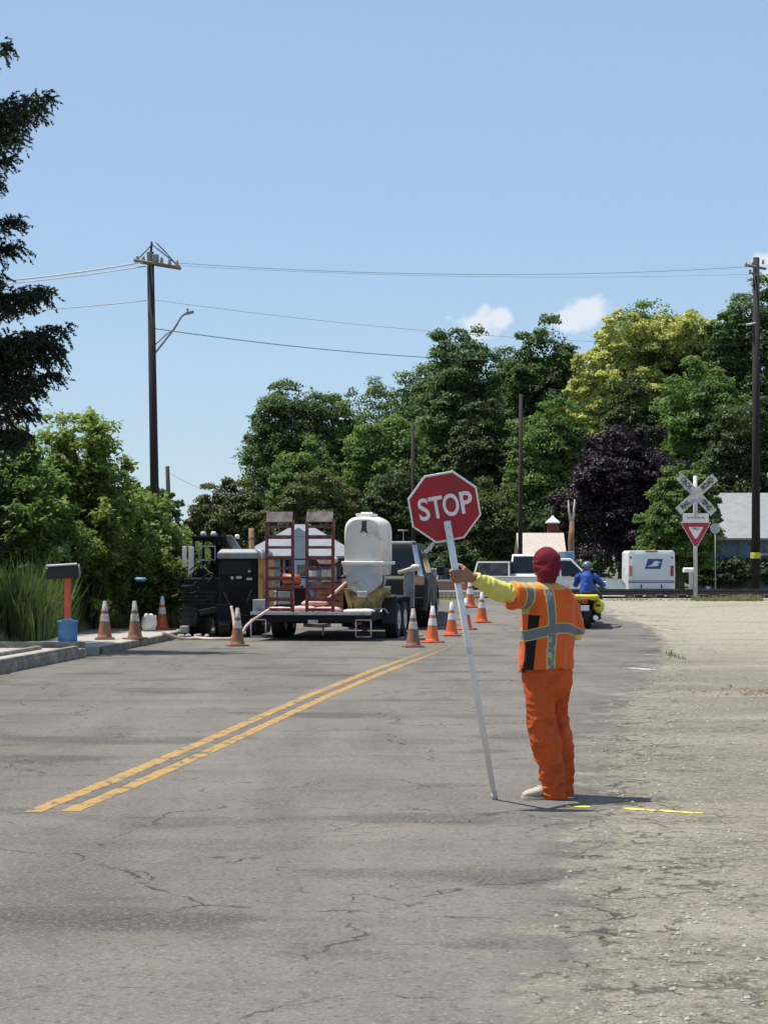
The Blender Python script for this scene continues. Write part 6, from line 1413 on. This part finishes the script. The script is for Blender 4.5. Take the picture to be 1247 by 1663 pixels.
mb = MB(); mb.rings([[Vector((x * w_, y, z)) for x in (-1, 1)] + [Vector((x * w_, y, z + .10)) for x in (.8, -.8)] for y, w_, z in ((-.15, .14, .74), (.2, .17, .70), (.55, .13, .74))]); mb.build('seat', M_BLKR, t, .03)
M_YBAG = mat('yellow_bag', (.62, .54, .04), .5, .1, 5, .2, dirt=(.45, .36, .04), dirtamt=.4)
for s_ in (-1, 1):
    mb = MB(); mb.blob((s_ * .255, .02, .50), (.13, .26, .165), 18); b_ = mb.build('saddlebag', M_YBAG, t); mb = MB(); mb.box((s_ * .26, -.225, .52), (.10, .03, .05)); mb.build('bag_strap', M_BLK, b_, .008)
mb = MB(); mb.box((-.02, -.16, .70), (.58, .26, .13)); mb.build('luggage_roll', M_YBAG, t, .05, 3)
mb = MB(); mb.box((-.04, -.32, .60), (.14, .05, .09)); mb.build('tail_light', M_REDL, t, .015); mb = MB(); mb.box((-.03, -.35, .46), (.19, .015, .12)); mb.build('licence_plate', M_SWHT, t, .004)
for s_ in (-1, 1):
    mb = MB(); mb.tube([(s_ * .17, .9, .25), (s_ * .19, .3, .22), (s_ * .20, -.25, .25)], [.03, .045, .055], 12); mb.build('exhaust', M_CHROME, t)
    mb = MB(); mb.tube([(0, 1.25, .98), (s_ * .30, 1.12, 1.04), (s_ * .38, .95, 1.02)], .018, 8); hb = mb.build('handlebar', M_CHROME, t); mb = MB(); mb.tube([(s_ * .30, 1.14, 1.04), (s_ * .36, 1.12, 1.16)], .008, 6); mb.box((s_ * .38, 1.12, 1.19), (.13, .03, .08)); mb.build('mirror', M_BLK, hb, .01)
    mb = MB(); mb.tube([(s_ * .07, 1.35, .9), (s_ * .07, 1.72, .32)], .025, 8); mb.build('fork', M_CHROME, t)
mb = MB(); mb.prism([(-.24, 0), (.24, 0), (.18, .34), (-.18, .34)], (0, 1.28, .98), (1, 0, 0), (0, -.35, .94), (0, .01, .003)); mb.build('windscreen', M_GLASS, t)
mb = MB(); mb.blob((0, 1.42, .88), (.12, .10, .12), 14); mb.build('headlamp', M_CHROME, t)
rb = MB()
rb.tube([(-.03, .22, .80), (-.03, .24, 1.0), (-.03, .30, 1.22), (-.03, .34, 1.34)], [(.16, .13), (.155, .12), (.19, .12), (.13, .09)], 18); rb.tube([(-.03, .34, 1.32), (-.03, .36, 1.42)], .058, 12); rb.blob((-.03, .38, 1.47), (.075, .09, .105), 16)
rb.blob((-.03, .475, 1.46), (.014, .018, .02), 8)
for s_ in (-1, 1):
    rb.tube([(-.03 + s_ * .13, .33, 1.30), (-.03 + s_ * .20, .36, 1.24), (s_ * .30, .62, 1.05), (s_ * .36, .90, 1.04)], [.06, .055, .042, .030], 12)
    for f in range(4): rb.tube([(s_ * .35, .90, 1.03 + .012), (s_ * (.33 + f * .019), .95, 1.05), (s_ * (.33 + f * .019), .985, 1.03), (s_ * (.33 + f * .019), .965, 1.0)], [.016, .011, .010, .008], 8)
    rb.tube([(s_ * .345, .90, 1.02), (s_ * .31, .93, 1.01), (s_ * .30, .955, 1.0)], [.015, .011, .009], 8)
    rb.tube([(-.03 + s_ * .09, .25, .82), (s_ * .20, .62, .78), (s_ * .23, .72, .74), (s_ * .22, .62, .36), (s_ * .22, .62, .28)], [.10, .075, .065, .05, .045], 12)
    rb.tube([(s_ * .22, .58, .27), (s_ * .23, .80, .25)], [.045, .035], 10)
rider = meshobj('person', remeshed(rb, .011, 3), M_SKIN); rider.location = (MX, MY, mz); rider.rotation_euler = (0, 0, HM); rider.scale = (.95, .95, .93)
tag(rider, 'motorcycle rider in a blue shirt seen from behind just right of the flagger', 'person')
sb = MB(); sb.tube([(-.03, .20, .82), (-.03, .22, 1.0), (-.03, .29, 1.22), (-.03, .33, 1.345)], [(.215, .16), (.21, .15), (.225, .145), (.14, .10)], 22)
for s_ in (-1, 1): sb.tube([(-.03 + s_ * .13, .33, 1.28), (-.03 + s_ * .215, .36, 1.22), (s_ * .31, .60, 1.05), (s_ * .345, .80, 1.04)], [.085, .078, .062, .05], 14)
sh = meshobj('shirt', remeshed(sb, .014, 4, lambda v, n: v + n * (.010 * mnoise.noise(v * 9) + .008 * ridge(v, 11))), mat('royal_blue_cloth', (.035, .085, .34), .85, .12, 5, .2, spec=.2), rider)
pb_ = MB()
for s_ in (-1, 1): pb_.tube([(-.03 + s_ * .09, .22, .82), (s_ * .20, .62, .79), (s_ * .235, .74, .74), (s_ * .225, .63, .40), (s_ * .22, .62, .30)], [.125, .095, .085, .07, .065], 14)
meshobj('trousers', remeshed(pb_, .014, 3), mat('dark_jeans', (.02, .022, .035), .9, .2, 6, .2), rider)
hb_ = MB(); hb_.blob((-.03, .375, 1.505), (.125, .145, .125), 22)
hl = hb_.build('helmet', mat('grey_white_helmet', (.13, .14, .17), .3, .1, 4, 0), rider); mb = MB(); mb.tube([(-.03, .375, 1.46), (-.03, .375, 1.50)], [.134, .134], 24); mb.build('helmet_band', M_BLK, hl)
for s_ in (-1, 1):
    mb = MB(); mb.box((s_ * .23, .72, .235), (.10, .28, .09)); mb.build('boot', M_BLK, rider, .03)
